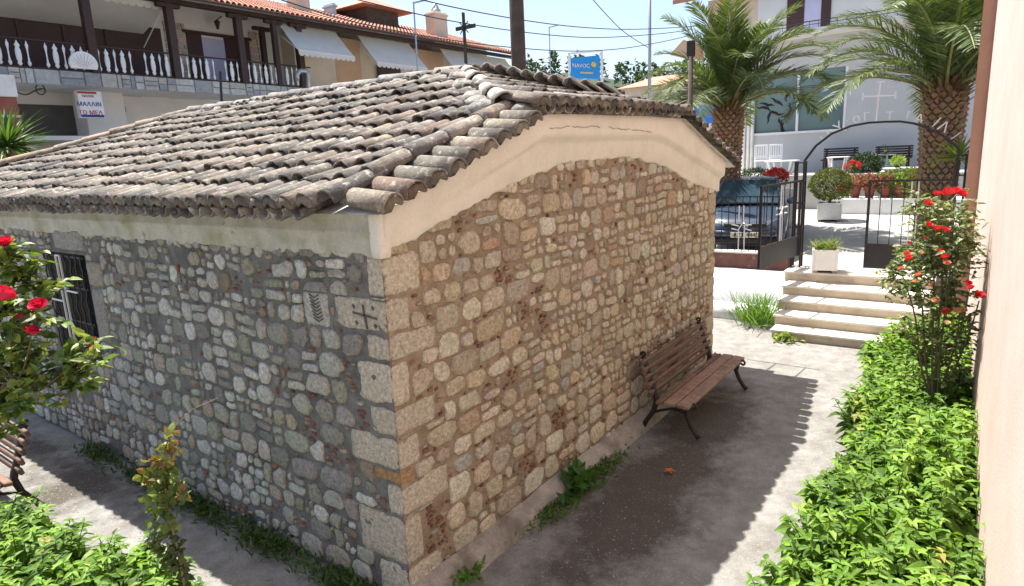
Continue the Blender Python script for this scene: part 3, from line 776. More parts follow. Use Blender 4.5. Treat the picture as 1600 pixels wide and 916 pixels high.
for sc,m,kind,i,col in tlist:
    if sc>0 and nt_<300:
        me=PLUG_ME[i%5] if kind=='p' else TILE_ME[i%7]
        o=bpy.data.objects.new('ridge_tile' if kind=='r' else 'tile',me); COL.objects.link(o); o.parent=roof; o.matrix_local=WI@m; o.color=(*col,1); nt_+=1
    else:
        mb=PLUGS[i%5] if kind=='p' else TILES[i%7]; far.cur=col; n0=len(far.v)
        far.v+=[tuple(m@Vector(p)) for p in mb.v]; far.t+=[col]*len(mb.v); far.f+=[tuple(q+n0 for q in f) for f in mb.f]; far.m+=mb.m
far.v+=pan.v; n0=len(far.t); far.t+=pan.t; far.f+=[tuple(q+n0 for q in f) for f in pan.f]; far.m+=pan.m
far.build('roof_tiles',[M['tile'],M['tile_mortar']],roof,True,kind='stuff')
# mortar bed lumps under the ridge beside the front hip
g=MB()
def lump(c,r,sq=.5,seed=0):
    n=8;vs=[];fs=[]
    for i in range(6):
        for k in range(n):
            th=math.pi*i/5; w=2*math.pi*k/n; q=Vector((math.sin(th)*math.cos(w),math.sin(th)*math.sin(w),math.cos(th)*sq)); q*=r*(1+.35*nz3(q.x*2+seed,q.y*2,q.z*2)); vs.append(Vector(c)+q)
    for i in range(5):
        for k in range(n): fs.append((i*n+k,i*n+(k+1)%n,(i+1)*n+(k+1)%n,(i+1)*n+k))
    g.add(vs,fs)
for i in range(16):
    t=i/15; p=Vector((1.5,.1,EZ+SL*1.69)).lerp(Vector((RX,HY0,RZ)),t); s=rt.choice((-1,1)); lump((p.x-.1*s,p.y+.1*s,p.z-.02),rt.uniform(.08,.14),.6,i)
for i in range(12): 
    p=Vector((RX,HY0,RZ)).lerp(Vector((RX,HY1,RZ)),i/12); lump((p.x-.1,p.y,p.z-.03),rt.uniform(.08,.13),.55,i+40)
g.build('ridge_mortar',M['ridge_mortar'],roof,True,kind='stuff')
# thin iron rail on brackets at the far eave
g=MB()
g.tube([(6.95,.85,2.95),(6.95,-.12,2.98)],.012,6)
for y in (.05,.45): g.tube([(6.45,y,2.86),(6.95,y,2.965)],.010,6)
g.build('eave_rail',M['iron'],chapel,True)
# ------------------------------------------------------------------ pink building beside the camera
wall_y=lambda x:-3.28+.027*(x-1.5)
pe=at(1525,330,X=9.55); WE=Vector((9.55,pe.y,0)); WB=Vector((-6,wall_y(-6),0)); 
pink=thing('pink_building','tall pink rendered house wall rising at the picture edge beside the nettle bed','building',(2,-4,0))
g=MB(); n_=Vector((-(WE-WB).y,(WE-WB).x,0)).normalized()
def wl(a,z,o=0): 
    p=WB.lerp(WE,a)+n_*o; return (p.x,p.y,z)
g.add([wl(0,-.1),wl(1,-.1),wl(1,8.5),wl(0,8.5),wl(0,-.1,-4),wl(1,-.1,-4),wl(1,8.5,-4),wl(0,8.5,-4)],[(0,1,2,3),(1,5,6,2),(5,4,7,6),(4,0,3,7),(3,2,6,7)]); g.build('wall',M['pink'],pink)
pl_=at(1505,330,X=9.53); g=MB(); g.box((9.50,pe.y-.05,-.1),(9.85,pl_.y,8.5)); g.build('pilaster',M['brown_render'],pink)

# ------------------------------------------------------------------ benches
def make_bench(label,loc,rz):
    """local x along the bench, -y the sitting side"""
    t=thing('park_bench',label,'bench',loc,rz,'wooden park benches',world=False); LN=1.95
    r=random.Random(5)
    seat=[(-.60,.385),(-.50,.39),(-.40,.385)]
    def slat(name,y,z,w,th,tilt,col):
        g=MB(); g.cur=col; g.bbox((-LN/2,-w/2,-th/2),(LN/2,w/2,th/2),.008)
        k,l=math.cos(tilt),math.sin(tilt); g.v=[(a+0,y+b*k-c*l,z+b*l+c*k) for a,b,c in g.v]; o=g.build(name,M['bench_wood'],t)
        for sx in (-.62,.0,.62):
            b=MB(); b.cur=(.5,.25,.16); b.tube([(sx,y-math.sin(tilt)*th*.5,z+math.cos(tilt)*th*.5-.004),(sx,y-math.sin(tilt)*(th*.5+.004),z+math.cos(tilt)*(th*.5+.004))],.011,7); b.build('bolt',M['bench_wood'],o)
    slat('seat_slat',-.60,.388,.135,.042,.05,(.30,.195,.13)); slat('seat_slat',-.455,.392,.135,.042,-.02,(.32,.205,.138)); 
    slat('seat_slat',-.335,.385,.07,.04,-.12,(.23,.13,.085))
    for k,(y,z) in enumerate(((-.225,.46),(-.205,.545),(-.18,.63),(-.155,.71),(-.125,.79))):
        slat('back_slat',y,z,.066,.038,R(105-180+ -2),(.15+.025*(k%2),.095,.066))
    for sx in (-1,1):
        x=sx*(LN/2-.13); g=MB()
        g.tube([(x,-.09,.84),(x,-.12,.80),(x,-.15,.71),(x,-.20,.55),(x,-.245,.43),(x,-.26,.36),(x,-.22,.22),(x,-.14,.10),(x,-.10,.02)],[.024,.03,.03,.03,.034,.034,.028,.026,.03],7)
        g.tube([(x,-.25,.37),(x,-.40,.355),(x,-.55,.35),(x,-.65,.36)],[.03,.03,.03,.028],7)
        g.tube([(x,-.62,.35),(x,-.60,.25),(x,-.64,.15),(x,-.70,.06),(x,-.74,.02)],[.032,.028,.026,.026,.03],7)
        g.tube([(x,-.60,.27),(x,-.45,.30),(x,-.30,.25),(x,-.24,.22)],.015,6)
        # scroll ends
        for cy,cz,rr in ((-.68,.36,.045),(-.105,.86,.035)):
            g.tube([(x,cy+rr*math.cos(a*.7)*(1-a/12),cz+rr*math.sin(a*.7)*(1-a/12)) for a in range(10)],.014,6)
        g.build('iron_leg',M['rust_iron'],t,True)
    return t
bench=make_bench('brown wooden bench with black iron legs standing against the sunless gable wall',(4.40,-.02,.02),0)
make_bench('sunlit wooden bench cut off by the picture edge beside the rose bush',(-.82,4.80,.01),R(-90))
# second one faces away from the side wall

# ------------------------------------------------------------------ steps up to the gate
steps=thing('stone_steps','five cream marble steps climbing to the open iron gate','steps',(8.8,-1.2,0))
SX=[7.86,8.22,8.66,9.12,9.62]; SZ=[.15,.31,.47,.63,PZ]
SY=[-.36,-.31,-.26,-.21,-.12]
for i in range(5):
    x1=10.06 if i==4 else SX[i+1]+.12
    g=MB(); g.box((SX[i]+.035,-2.45,-.05 if i==0 else SZ[i-1]-.02),(x1,SY[i]-.02,SZ[i]-.035)); s_=g.build('step',M['riser'],steps)
    g=MB(); g.bbox((SX[i],-2.47,SZ[i]-.035),(x1 if i<4 else 10.05,SY[i],SZ[i]+(.004 if i==4 else 0)),.006); g.build('tread',M['marble'],s_)
# whitewashed tiers left of the steps and the maroon coping under the railing
tiers=thing('whitewashed_retaining_wall','flaking whitewashed stepped wall below the railing, next to the marble steps','wall',(9.4,2,0))
for i,(x0,z1) in enumerate(((8.78,.21),(9.30,.44),(9.62,.60),(9.86,.73))):
    g=MB()
    def tf(u,v,x0=x0,z1=z1):
        y=-.36+u*5.6; prof=[(x0+.0,-.05),(x0-.012,z1*.5),(x0,z1-.02),(x0+.02,z1),(10.1,z1+.005)]; x,z=prof[int(v*4+.01)]
        return (x+.018*nz3(y*3,z*5,i),y,z+(.012*nz3(y*4,x*3,i+5) if z>.05 else 0))
    g.grid(tf,90,4); g.build('tier',M['whitewash'],tiers,True)
g=MB(); g.bbox((9.98,-.10,.735),(10.22,5.2,1.03),.01); g.build('coping',M['red_base'],tiers)
g=MB(); g.bbox((9.95,-.10,1.031),(10.24,5.2,1.062),.006); g.build('coping_slab',M['marble'],tiers)

# ------------------------------------------------------------------ railing, gates, arch
GX=10.1
rail=thing('iron_railing','low black iron railing with white ornament on the maroon coping in front of the car','railing',(GX,2,1.06))
ry0,ry1=.12,4.2
for z in (2.12,2.00): 
    g=MB(); g.bar((GX,ry0,z),(GX,ry1,z),.022,.022); g.build('rail',M['iron'],rail)
yy=ry0
while yy<ry1:
    g=MB(); g.bar((GX,yy,1.06),(GX,yy,2.14),.014); g.build('bar',M['iron'],rail); yy+=.135
for c in (.80,1.9):
    for a,b in (((c-.055,1.08),(c-.055,1.58)),((c+.055,1.08),(c+.055,1.5)),((c-.055,1.58),(c-.19,1.58)),((c-.055,1.50),(c-.19,1.47)),((c+.055,1.5),(c-.03,1.63)),((c-.03,1.63),(c-.03,1.95)),((c+.055,1.63),(c+.055,1.95)),((c+.055,1.55),(c+.2,1.58)),((c+.055,1.47),(c+.2,1.5))):
        g=MB(); g.bar((GX-.02,a[0],a[1]),(GX-.02,b[0],b[1]),.018); g.build('ornament',M['white_iron'],rail)
# portal: two box posts and the arch with lettering
portal=thing('gate_portal','black iron gateway arch carrying a white cross and letters above the steps','gate arch',(GX,-1.5,PZ))
pa=at(1257,252,X=GX); pb=at(1497,240,X=GX)
def lattice(y,z1,dy,nm):
    for a,b in ((0,0),(.16,0),(0,dy),(.16,dy)):
        g=MB(); g.bbox((GX+a-.016,y+b-.016,PZ-.02),(GX+a+.016,y+b+.016,z1),.003); g.build(nm,M['iron'],portal)
    for z in (PZ+.25,PZ+.75,PZ+1.2,z1-.35,z1-.03):
        g=MB(); g.bar((GX,y,z),(GX,y+dy,z),.018); g.bar((GX+.16,y,z),(GX+.16,y+dy,z),.018); g.bar((GX,y,z),(GX+.16,y,z),.018); g.bar((GX,y+dy,z),(GX+.16,y+dy,z),.018); g.build('brace',M['iron'],portal)
lattice(pa.y,pa.z,.15,'post_bar'); lattice(pb.y-.12,pb.z,.12,'post_bar')
ap=[at(x,y,X=GX) for x,y in ((1257,252),(1275,228),(1300,209),(1330,197),(1357,192),(1383,190.5),(1407,190),(1428,193),(1450,200),(1475,213),(1497,231),(1500,240))]
g=MB(); 
for a,b in zip(ap[:-1],ap[1:]): g.bar(a,b,.05,.035)
g.build('arch',M['iron'],portal)
cr=bpy.data.objects.new('cross',None); 
g=MB()
cb=at(1369,190,X=GX); ct=at(1376,130,X=GX); cl=at(1350,151,X=GX); crr=at(1397,149,X=GX); cm=at(1373,150,X=GX)
g.bar(cb,cm,.045,.02); g.bar(cm,ct,.035,.02); g.bar(cl,cm,.03,.02); g.bar(cm,crr,.03,.02)
for p,dr in ((cl,(0,1,0)),(crr,(0,-1,0)),(ct,(0,0,1))):
    dv=Vector(dr); pr=Vector((0,dv.z,dv.y)); g.bar(p-pr*.06+dv*.02,p+pr*.06+dv*.02,.02,.02)
g.build('cross',M['white_iron'],portal)
for px_,py_,ch,tl,sz in ((1284,216,'ι',.9,.12),(1297,207,'υ',.8,.16),(1311,199,'Υ',.65,.2),(1324,189,'·',.3,.16),(1338,186,'ο',.2,.2),(1354,183,'Γ',.1,.17),(1390,182,'Τ',-.02,.17),(1418,181,'Ι',-.15,.17),(1436,186,'Α',-.25,.17),(1463,192,'/',-.4,.22),(1474,199,'Λ',-.5,.2),(1493,213,'/',-.6,.2)):
    me=text_mesh(ch,sz*1.1,M['white_iron'],.008); p=at(px_,py_,X=GX)
    o=inst('letter',me,portal,p,Matrix(((0,0,-1),(-1,0,0),(0,1,0)))@Matrix.Rotation(tl,3,'Z'))
# leaves of the gate
def gate_leaf(name,label,h0,h1,zb,zt,zp,flip):
    t=thing(name,label,'gate',(h0.x,h0.y,PZ),group='leaves of the churchyard gate')
    d=(h1-h0); d.z=0; ln=d.length; d.normalize(); n=Vector((-d.y,d.x,0))
    P=lambda s,z:Vector((h0.x,h0.y,0))+d*s+Vector((0,0,z))
    for s,nm in ((0,'stile'),(ln,'stile')): g=MB(); g.bar(P(s,zb),P(s,zt),.045,.04); g.build(nm,M['iron'],t)
    for z in (zt-.02,zp): g=MB(); g.bar(P(0,z),P(ln,z),.03,.035); g.build('rail',M['iron'],t)
    g=MB(); g.prism([P(.02,zb),P(ln-.02,zb),P(ln-.02,zp),P(.02,zp)],n,.006); g.build('panel',M['iron'],t)
    k=7
    for i in range(1,k): g=MB(); g.bar(P(ln*i/k,zp),P(ln*i/k,zt),.013); g.build('bar',M['iron'],t)
    c=ln*.45; zc=(zp+zt)/2+.02
    for a,b in (((c-.05,zp),(c-.05,zc-.06)),((c+.05,zp),(c+.05,zc-.06)),((c-.05,zc+.07),(c-.05,zt-.04)),((c+.05,zc+.07),(c+.05,zt-.04)),((c-.05,zc-.06),(c+.05,zc+.07)),((c+.05,zc-.06),(c-.05,zc+.07)),((c-.05,zc+.05),(c-.24,zc+.06)),((c-.05,zc-.05),(c-.24,zc-.05)),((c+.05,zc+.05),(c+.24,zc+.06)),((c+.05,zc-.05),(c+.24,zc-.05))):
        g=MB(); g.bar(P(a[0],a[1])-n*.02,P(b[0],b[1])-n*.02,.02); g.build('white_ornament',M['white_iron'],t)
hz=Vector((GX-.03,pa.y+.04,PZ))
fl=at(1190,290,d=10.62); gate_leaf('iron_gate','black iron gate leaf swung open over the steps','' or hz,Vector((fl.x,fl.y,0)),at(1188,426,d=10.62).z,fl.z,at(1190,391,d=10.62).z,0)
pr_=at(1360,281,X=GX); gate_leaf('iron_gate','black iron gate leaf standing shut behind the climbing rose',Vector((GX,pb.y-.0,0)),Vector((GX,pr_.y,0)),PZ+.06,pr_.z,at(1358,382,X=GX).z,1)
# ------------------------------------------------------------------ parked car behind the railing
def make_car(label,loc,rz):
    """local +x is forward, origin under the front bumper's centre"""
    t=thing('parked_car',label,'car',loc,rz,world=False)
    st=[(0,.58,.52),(-.05,.64,.66),(-.16,.715,.745),(-.42,.80,.785),(-.75,.865,.80),(-1.02,.925,.81),(-1.9,.955,.815),(-3.0,.965,.81),(-3.65,.94,.77),(-3.86,.82,.70)]
    g=MB(); rings=[]
    for x,zt,w in st:
        half=[(0,zt+.012),(w*.45,zt+.006),(w*.74,zt-.012),(w*.92,zt-.07),(w,zt-.2 if zt>.7 else zt-.1),(w*1.0,.42),(w*.97,.26),(w*.9,.2)]
        rings.append([(x,-y,z) for y,z in half[::-1]]+[(x,y,z) for y,z in half[1:]])
    n=len(rings[0]); g.add([p for r in rings for p in r],[(i*n+j,i*n+j+1,(i+1)*n+j+1,(i+1)*n+j) for i in range(len(st)-1) for j in range(n-1)]+[tuple(range(n)),tuple(range((len(st)-1)*n,len(st)*n))[::-1]])
    body=g.build('body',M['car'],t,True)
    b0=[(-.98,.72,.945),(-1.55,.73,.965),(-3.1,.72,.97),(-3.62,.64,.96)]; t0=[(-1.72,.53,1.40),(-1.9,.555,1.42),(-3.0,.55,1.41),(-3.35,.50,1.34)]
    g=MB(); vs=[]
    for (x,y,z) in t0:
        for k in range(7):
            s=(k/6*2-1); vs.append((x+.03*s*s*(-1),y*s,z+.03*(1-s*s)))
    g.add(vs,[(i*7+k,i*7+k+1,(i+1)*7+k+1,(i+1)*7+k) for i in range(3) for k in range(6)])
    for i in range(2):
        pass
    g.build('roof',M['car'],t,True)
    g=MB()
    for s in (-1,1):
        for i in range(4): g.tube([(b0[i][0],s*b0[i][1],b0[i][2]-.02),(t0[i][0]-.03*(i==0),s*t0[i][1],t0[i][2])],.035 if i in (0,3) else .028,6)
        g.tube([(a[0]-.03,s*a[1],a[2]) for a in t0],.026,6)
    g.build('pillars',M['car'],t,True)
    g=MB()
    def ws(u,v):
        s=u*2-1; a,b=b0[0],t0[0]; return (a[0]+(b[0]-a[0])*v+.10*(1-s*s)*(1-v*.6)-.02,(a[1]+(b[1]-a[1])*v)*s*.99,a[2]+(b[2]-a[2])*v+.015*(1-s*s)+.01*math.sin(v*3.1))
    g.grid(ws,10,6); wsn=g.build('windscreen',M['car_glass'],t,True)
    g=MB(); g.tube([(-.90,.62,.955),(-.86,.1,.965),(-.93,-.4,.975)],.012,5); g.tube([(-.86,.1,.965),(-.86,-.62,.965)],.01,5); g.build('wiper',M['car_dark'],t)
    for s in (-1,1):
        g=MB(); g.add([(b0[i][0],s*(b0[i][1]-.01),b0[i][2]-.02) for i in range(4)]+[(t0[i][0],s*(t0[i][1]-.01),t0[i][2]) for i in range(4)],[(0,1,5,4),(1,2,6,5),(2,3,7,6)]); g.build('side_window',M['car_glass'],t)
        g=MB(); g.bbox((-1.18,s*.86-.09,.93),(-1.06,s*.86+.09,1.06),.03); g.build('mirror',M['car'],t,True)
        g=MB()
        def hl(u,v): return (-.03-.20*u*u-.03*v*v+.015-.05*u,s*(.40+.27*u),.56+.03*u+(.12+.01*u)*v)
        g.grid(hl,6,4); g.build('headlight',M['lamp_glass'],t,True)
        for wx in (-.72,-3.15):
            wl_=MB(); wl_.tube([(wx,s*.60,.29),(wx,s*.80,.29)],.29,20); w=wl_.build('wheel',M['tyre'],t,True)
            r_=MB(); r_.tube([(wx,s*.79,.29),(wx,s*.815,.29)],.19,14); r_.build('rim',M['galv'],w,True)
    g=MB(); g.add([(g1) for g1 in [(b0[3][0],-.62,.95),(b0[3][0],.62,.95),(t0[3][0]-.01,.5,1.34),(t0[3][0]-.01,-.5,1.34)]],[(0,1,2,3)]); g.build('rear_window',M['car_glass'],t)
    g=MB(); g.bbox((-.06,-.40,.545),(.008,.40,.645),.02); gr=g.build('grille',M['car_dark'],t)
    g=MB(); g.bbox((-.1,-.66,.20),(.045,.66,.36),.05); g.build('bumper',M['car_dark'],t,True)
    g=MB(); g.bbox((-.05,-.60,.36),(.03,.60,.50),.03); g.build('bumper_face',M['car'],t,True)
    g=MB(); g.lathe([(.055,0),(.055,.008)],16); em=g; em.v=[(.012+c,a,.595+b) for a,b,c in em.v]
    ring=MB(); ring.tube([(.018,.052*math.cos(k*math.pi/10),.595+.052*math.sin(k*math.pi/10)) for k in range(21)],.007,5); ring.tube([(.018,.07,.585),(.020,.01,.60),(.020,-.01,.59),(.018,-.07,.605)],.008,5)
    ring.build('badge',M['chrome'],gr,True)
    g=MB(); g.bbox((.03,-.26,.355),(.048,.26,.465),.004); pl=g.build('number_plate',M['plate'],t)
    o=inst('plate_text',text_mesh('AZT 444',.115,M['black'],.002),pl,(.050,0,.41),Matrix(((0,0,1),(1,0,0),(0,1,0))))
    return t
cf=at(1163,367,d=12.9)
make_car('dark blue hatchback parked nose-on behind the iron railing',(cf.x,cf.y,at(1163,367,d=12.9).z-.41),R(180+14))

# ------------------------------------------------------------------ planters, pots, shrubs on the plaza
LEAFS=None
def leaves(mb,pos,dr,up,ln,wd,col,fold=.25,droop=.2):
    """many folded pointed leaves at once (numpy arrays n x 3 / n)"""
    n=len(pos); dr=dr/np.linalg.norm(dr,axis=1,keepdims=True); sd=np.cross(dr,up); sd/=np.maximum(np.linalg.norm(sd,axis=1,keepdims=True),1e-6); nr=np.cross(sd,dr)
    T=[(0,0),(.36,0),(.72,0),(1,0),(.30,1),(.66,.72),(.30,-1),(.66,-.72)]
    V=np.zeros((n,8,3))
    for k,(a,b) in enumerate(T):
        V[:,k]=pos+dr*(ln*a)[:,None]+sd*(wd*.5*b)[:,None]+nr*(wd*fold*abs(b)-ln*droop*a*a)[:,None]
    F=[(0,6,1),(0,1,4),(1,6,7,2),(1,2,5,4),(2,7,3),(2,3,5)]
    base=len(mb.v); mb.v+=[tuple(p) for p in V.reshape(-1,3)]; mb.t+=[tuple(c) for c in np.repeat(col,8,axis=0)]
    for i in range(n):
        b=base+i*8; mb.f+=[tuple(b+j for j in f) for f in F]
    mb.m+=[0]*(6*n)
def rcol(n,pal,rg,amp=.22):
    p=np.array(pal); return p[rg.integers(0,len(p),n)]*(1+rg.uniform(-amp,amp,(n,1)))
def leaf_blob(mb,c,rad,n,ln,pal,seed,shell=.75,flat=1.0):
    rg=np.random.default_rng(seed); d=rg.normal(size=(n,3)); d/=np.linalg.norm(d,axis=1,keepdims=True)
    lump=np.array([1+.16*noise.noise(tuple(x*2.2+seed)) for x in d]); r=rg.uniform(shell,1,n)**.6*lump
    pos=np.array(c)+d*r[:,None]*np.array(rad); dr=d+rg.normal(scale=.7,size=(n,3)); dr[:,2]+=.25
    leaves(mb,pos,dr,d+rg.normal(scale=.4,size=(n,3)),rg.uniform(.7,1.2,n)*ln,rg.uniform(.35,.5,n)*ln,rcol(n,pal,rg))
G_BOX=[(.10,.13,.02),(.14,.17,.03),(.18,.20,.04),(.07,.10,.018)]
G_MID=[(.05,.10,.02),(.08,.15,.03),(.11,.19,.04),(.04,.08,.02)]
G_DARK=[(.025,.055,.018),(.035,.07,.02),(.05,.09,.03)]
def planter_box(name,label,p,w,h,z):
    t=thing(name,label,'planter',(p.x,p.y,z),.2,world=False,group='white planter boxes on the plaza')
    g=MB()
    for a,b in (((-w/2,-w/2,.05),(w/2,-w/2+.04,h)),((-w/2,w/2-.04,.05),(w/2,w/2,h)),((-w/2,-w/2+.041,.05),(-w/2+.04,w/2-.041,h-.002)),((w/2-.04,-w/2+.041,.05),(w/2,w/2-.041,h-.002))): g.bbox(a,b,.006)
    g.build('box',M['white'],t)
    g=MB(); g.box((-w/2+.03,-w/2+.03,.06),(w/2-.03,w/2-.03,h-.05)); g.build('soil',M['soil'],t)
    for sx in (-1,1):
        for sy in (-1,1): g=MB(); g.bbox((sx*w*.38-.04,sy*w*.38-.04,0),(sx*w*.38+.04,sy*w*.38+.04,.06),.005); g.build('foot',M['plinth'],t)
    return t
p1_=at(1296,322,d=17.6); z1_=plaza_z(p1_.x)
planter_box('planter_box','white square planter holding the clipped ball shrub',p1_,.60,.50,z1_)
t=thing('ball_shrub','clipped olive green ball shrub growing in the white planter','shrub',(p1_.x,p1_.y,z1_+.45),world=False)
g=MB(); g.cur=(.12,.08,.05); g.tube([(0,0,0),(.02,0,.25)],.04,7); g.build('trunk',M['stem'],t)
g=MB(); leaf_blob(g,(0,0,.52),(.54,.54,.42),5200,.06,G_BOX,3,.7); g.build('crown',M['rose_leaf'],t,kind='stuff')
p2_=at(1289,402,d=11.6); z2_=plaza_z(p2_.x)
planter_box('planter_box','white square planter of wispy grass just inside the gate',p2_,.42,.42,z2_)
t=thing('planter_grass','wispy pale green grass in the planter just inside the gate','plant',(p2_.x,p2_.y,z2_+.38),world=False)
g=MB(); rg=np.random.default_rng(8); n=420
pos=np.c_[rg.uniform(-.17,.17,n),rg.uniform(-.17,.17,n),rg.uniform(0,.05,n)]; dr=np.c_[rg.normal(0,.6,n),rg.normal(0,.6,n),rg.uniform(.4,1.2,n)]
leaves(g,pos,dr,np.tile((0,0.3,1.),(n,1)),rg.uniform(.12,.30,n),rg.uniform(.008,.016,n),rcol(n,[(.16,.24,.06),(.22,.28,.09),(.3,.3,.14)],rg),.1,.35); g.build('blades',M['leaf'],t,kind='stuff')
# low white kerb wall with terracotta pots
pk0=at(1285,330,X=18.2); pk1=at(1475,330,X=18.2); zk=plaza_z(18.2); kz=at(1380,310,X=18.2).z
kw=thing('planter_wall','long low whitewashed wall under the row of red pots','wall',(18.3,0,zk)); 
g=MB(); g.bbox((18.1,-6,zk-.05),(18.95,pk0.y,kz),.02); g.build('wall',M['white'],kw)
POTS=[(1336,'pink'),(1358,'red'),(1383,'pink'),(1406,'green'),(1428,'dry')]
FL=[(.62,.05,.07),(.70,.10,.14),(.50,.03,.05)]
lab=['terracotta pot of drooping rusty pink flowers at the start of the row','second terracotta pot of pink blooms on the low white wall','third terracotta pot of pink blooms, seen beside the gate bar','wide red pot with lime green leaves behind the closed gate leaf','last pot in the row, hidden by dry stems']
for k,(px_,kd) in enumerate(POTS):
    p=at(px_,310,X=18.42); t=thing('flower_pot',lab[k],'flower pot',(p.x,p.y,kz),world=False,group='terracotta pots on the low white wall')
    s=1.15 if kd=='green' else 1.0
    g=MB(); g.lathe([(.10*s,0),(.135*s,.22*s),(.15*s,.30*s),(.165*s,.30*s),(.165*s,.345*s),(.14*s,.345*s),(.13*s,.30*s)],16); g.build('pot',M['terracotta'],t,True)
    g=MB(); pal={'pink':[(.35,.10,.09),(.45,.18,.16),(.12,.13,.04)],'red':[(.40,.08,.08),(.48,.2,.18),(.1,.14,.04)],'green':[(.22,.34,.05),(.30,.40,.08)],'dry':[(.25,.17,.09),(.18,.16,.06)]}[kd]
    leaf_blob(g,(0,0,.45),(.25,.25,.22),420,.09,pal,k+20,.3); g.build('foliage',M['leaf'],t,kind='stuff')
def flower_clump(name,label,p,z,r,n,seed,cat='flowers',fl=FL,gp=None):
    t=thing(name,label,cat,(p.x,p.y,z),world=False,group=gp)
    g=MB(); leaf_blob(g,(0,0,r*.8),(r,r,r*.8),int(n*2.0),.085,G_MID,seed,.35); g.build('foliage',M['leaf'],t,kind='stuff')
    g=MB(); rg=np.random.default_rng(seed+1); d=rg.normal(size=(n,3)); d[:,2]=abs(d[:,2])+.15; d/=np.linalg.norm(d,axis=1,keepdims=True)
    pos=np.array((0,0,r*.85))+d*np.array((r,r,r*.85))*rg.uniform(.9,1.12,(n,1))
    for q in range(5): leaves(g,pos,rg.normal(size=(n,3))+d*.8,d,np.full(n,.07),np.full(n,.06),rcol(n,fl,rg),.3,.1)
    g.build('blooms',M['petal'],t,kind='stuff'); return t
p=at(1212,287,X=15.4); pc=thing('planter_box','pale stone trough holding the red geraniums beside the car','planter',(p.x,p.y,plaza_z(15.4)),.1,world=False)
zt_=at(1205,290,X=15.4).z-.1
g=MB(); g.bbox((-.25,-.5,0),(.25,.9,zt_-plaza_z(15.4)),.02); g.build('trough',M['white'],pc)
flower_clump('red_geranium','bright red geranium clump just over the car bonnet',at(1212,285,X=15.4),zt_,.30,120,5)
t=thing('round_shrub','small dark round shrub behind the car roof','shrub',(at(1180,270,X=16.2).x,at(1180,270,X=16.2).y,zt_),world=False)
g=MB(); leaf_blob(g,(0,0,.25),(.42,.42,.30),1300,.07,G_DARK,9,.5); g.build('crown',M['rose_leaf'],t,kind='stuff')
pt=MB(); pt.lathe([(.2,-1.0),(.26,.02),(.23,.02)],14); pt.build('pot',M['white'],t,True)
flower_clump('red_geranium','tall red flowers right behind the ball shrub',at(1325,285,X=18.5),kz-.05,.26,70,15)
flower_clump('red_geranium','red blooms in front of the white side table on the terrace',at(1332,262,X=19.6),TZ-.02,.22,40,16)
t=thing('round_shrub','wide light green bush behind the closed gate leaf','shrub',(at(1415,280,X=18.75).x,at(1415,280,X=18.75).y,kz),world=False)
g=MB(); leaf_blob(g,(0,0,.38),(.55,.85,.42),4200,.08,[(.12,.18,.03),(.17,.24,.04),(.22,.28,.06)],19,.5); g.build('crown',M['rose_leaf'],t,kind='stuff')
t=thing('round_shrub','dark leafy bush beside the slatted terrace bench','shrub',(at(1352,262,X=20.2).x,at(1352,262,X=20.2).y,TZ),world=False)
g=MB(); leaf_blob(g,(0,0,.25),(.35,.5,.36),1500,.09,G_DARK,29,.4); g.build('crown',M['rose_leaf'],t,kind='stuff')
# yucca / cordyline tufts behind the closed leaf
def spiky(name,label,p,z,h,n,ln,seed,pal,w=.05,cat='plant'):
    t=thing(name,label,cat,(p.x,p.y,z),world=False)
    if h>.05: g=MB(); g.cur=(.16,.11,.07); g.tube([(0,0,0),(.01,.02,h*.5),(0,0,h)],[.06,.05,.05],8); g.build('trunk',M['bark'],t,True)
    rg=np.random.default_rng(seed); g=MB(); d=rg.normal(size=(n,3)); d[:,2]=np.abs(d[:,2])*.9-.15; d/=np.linalg.norm(d,axis=1,keepdims=True)
    leaves(g,np.tile((0,0,h),(n,1))+d*.05,d,np.tile((0.01,0.02,1.),(n,1)),rg.uniform(.75,1.1,n)*ln,np.full(n,w),rcol(n,pal,rg),.15,.18); g.build('leaves',M['frond'],t,kind='stuff'); return t
YP=[(.22,.30,.05),(.30,.36,.08),(.14,.22,.04)]
spiky('yucca','tall spiky yellow green yucca beside the palm trunk',at(1497,250,X=12.6),plaza_z(12.6),at(1497,248,X=12.6).z-plaza_z(12.6),90,.62,5,YP,.05)
spiky('yucca','low spiky yucca tuft seen through the closed gate leaf',at(1448,300,X=14.5),plaza_z(14.5),at(1448,305,X=14.5).z-plaza_z(14.5),80,.60,6,YP,.05)

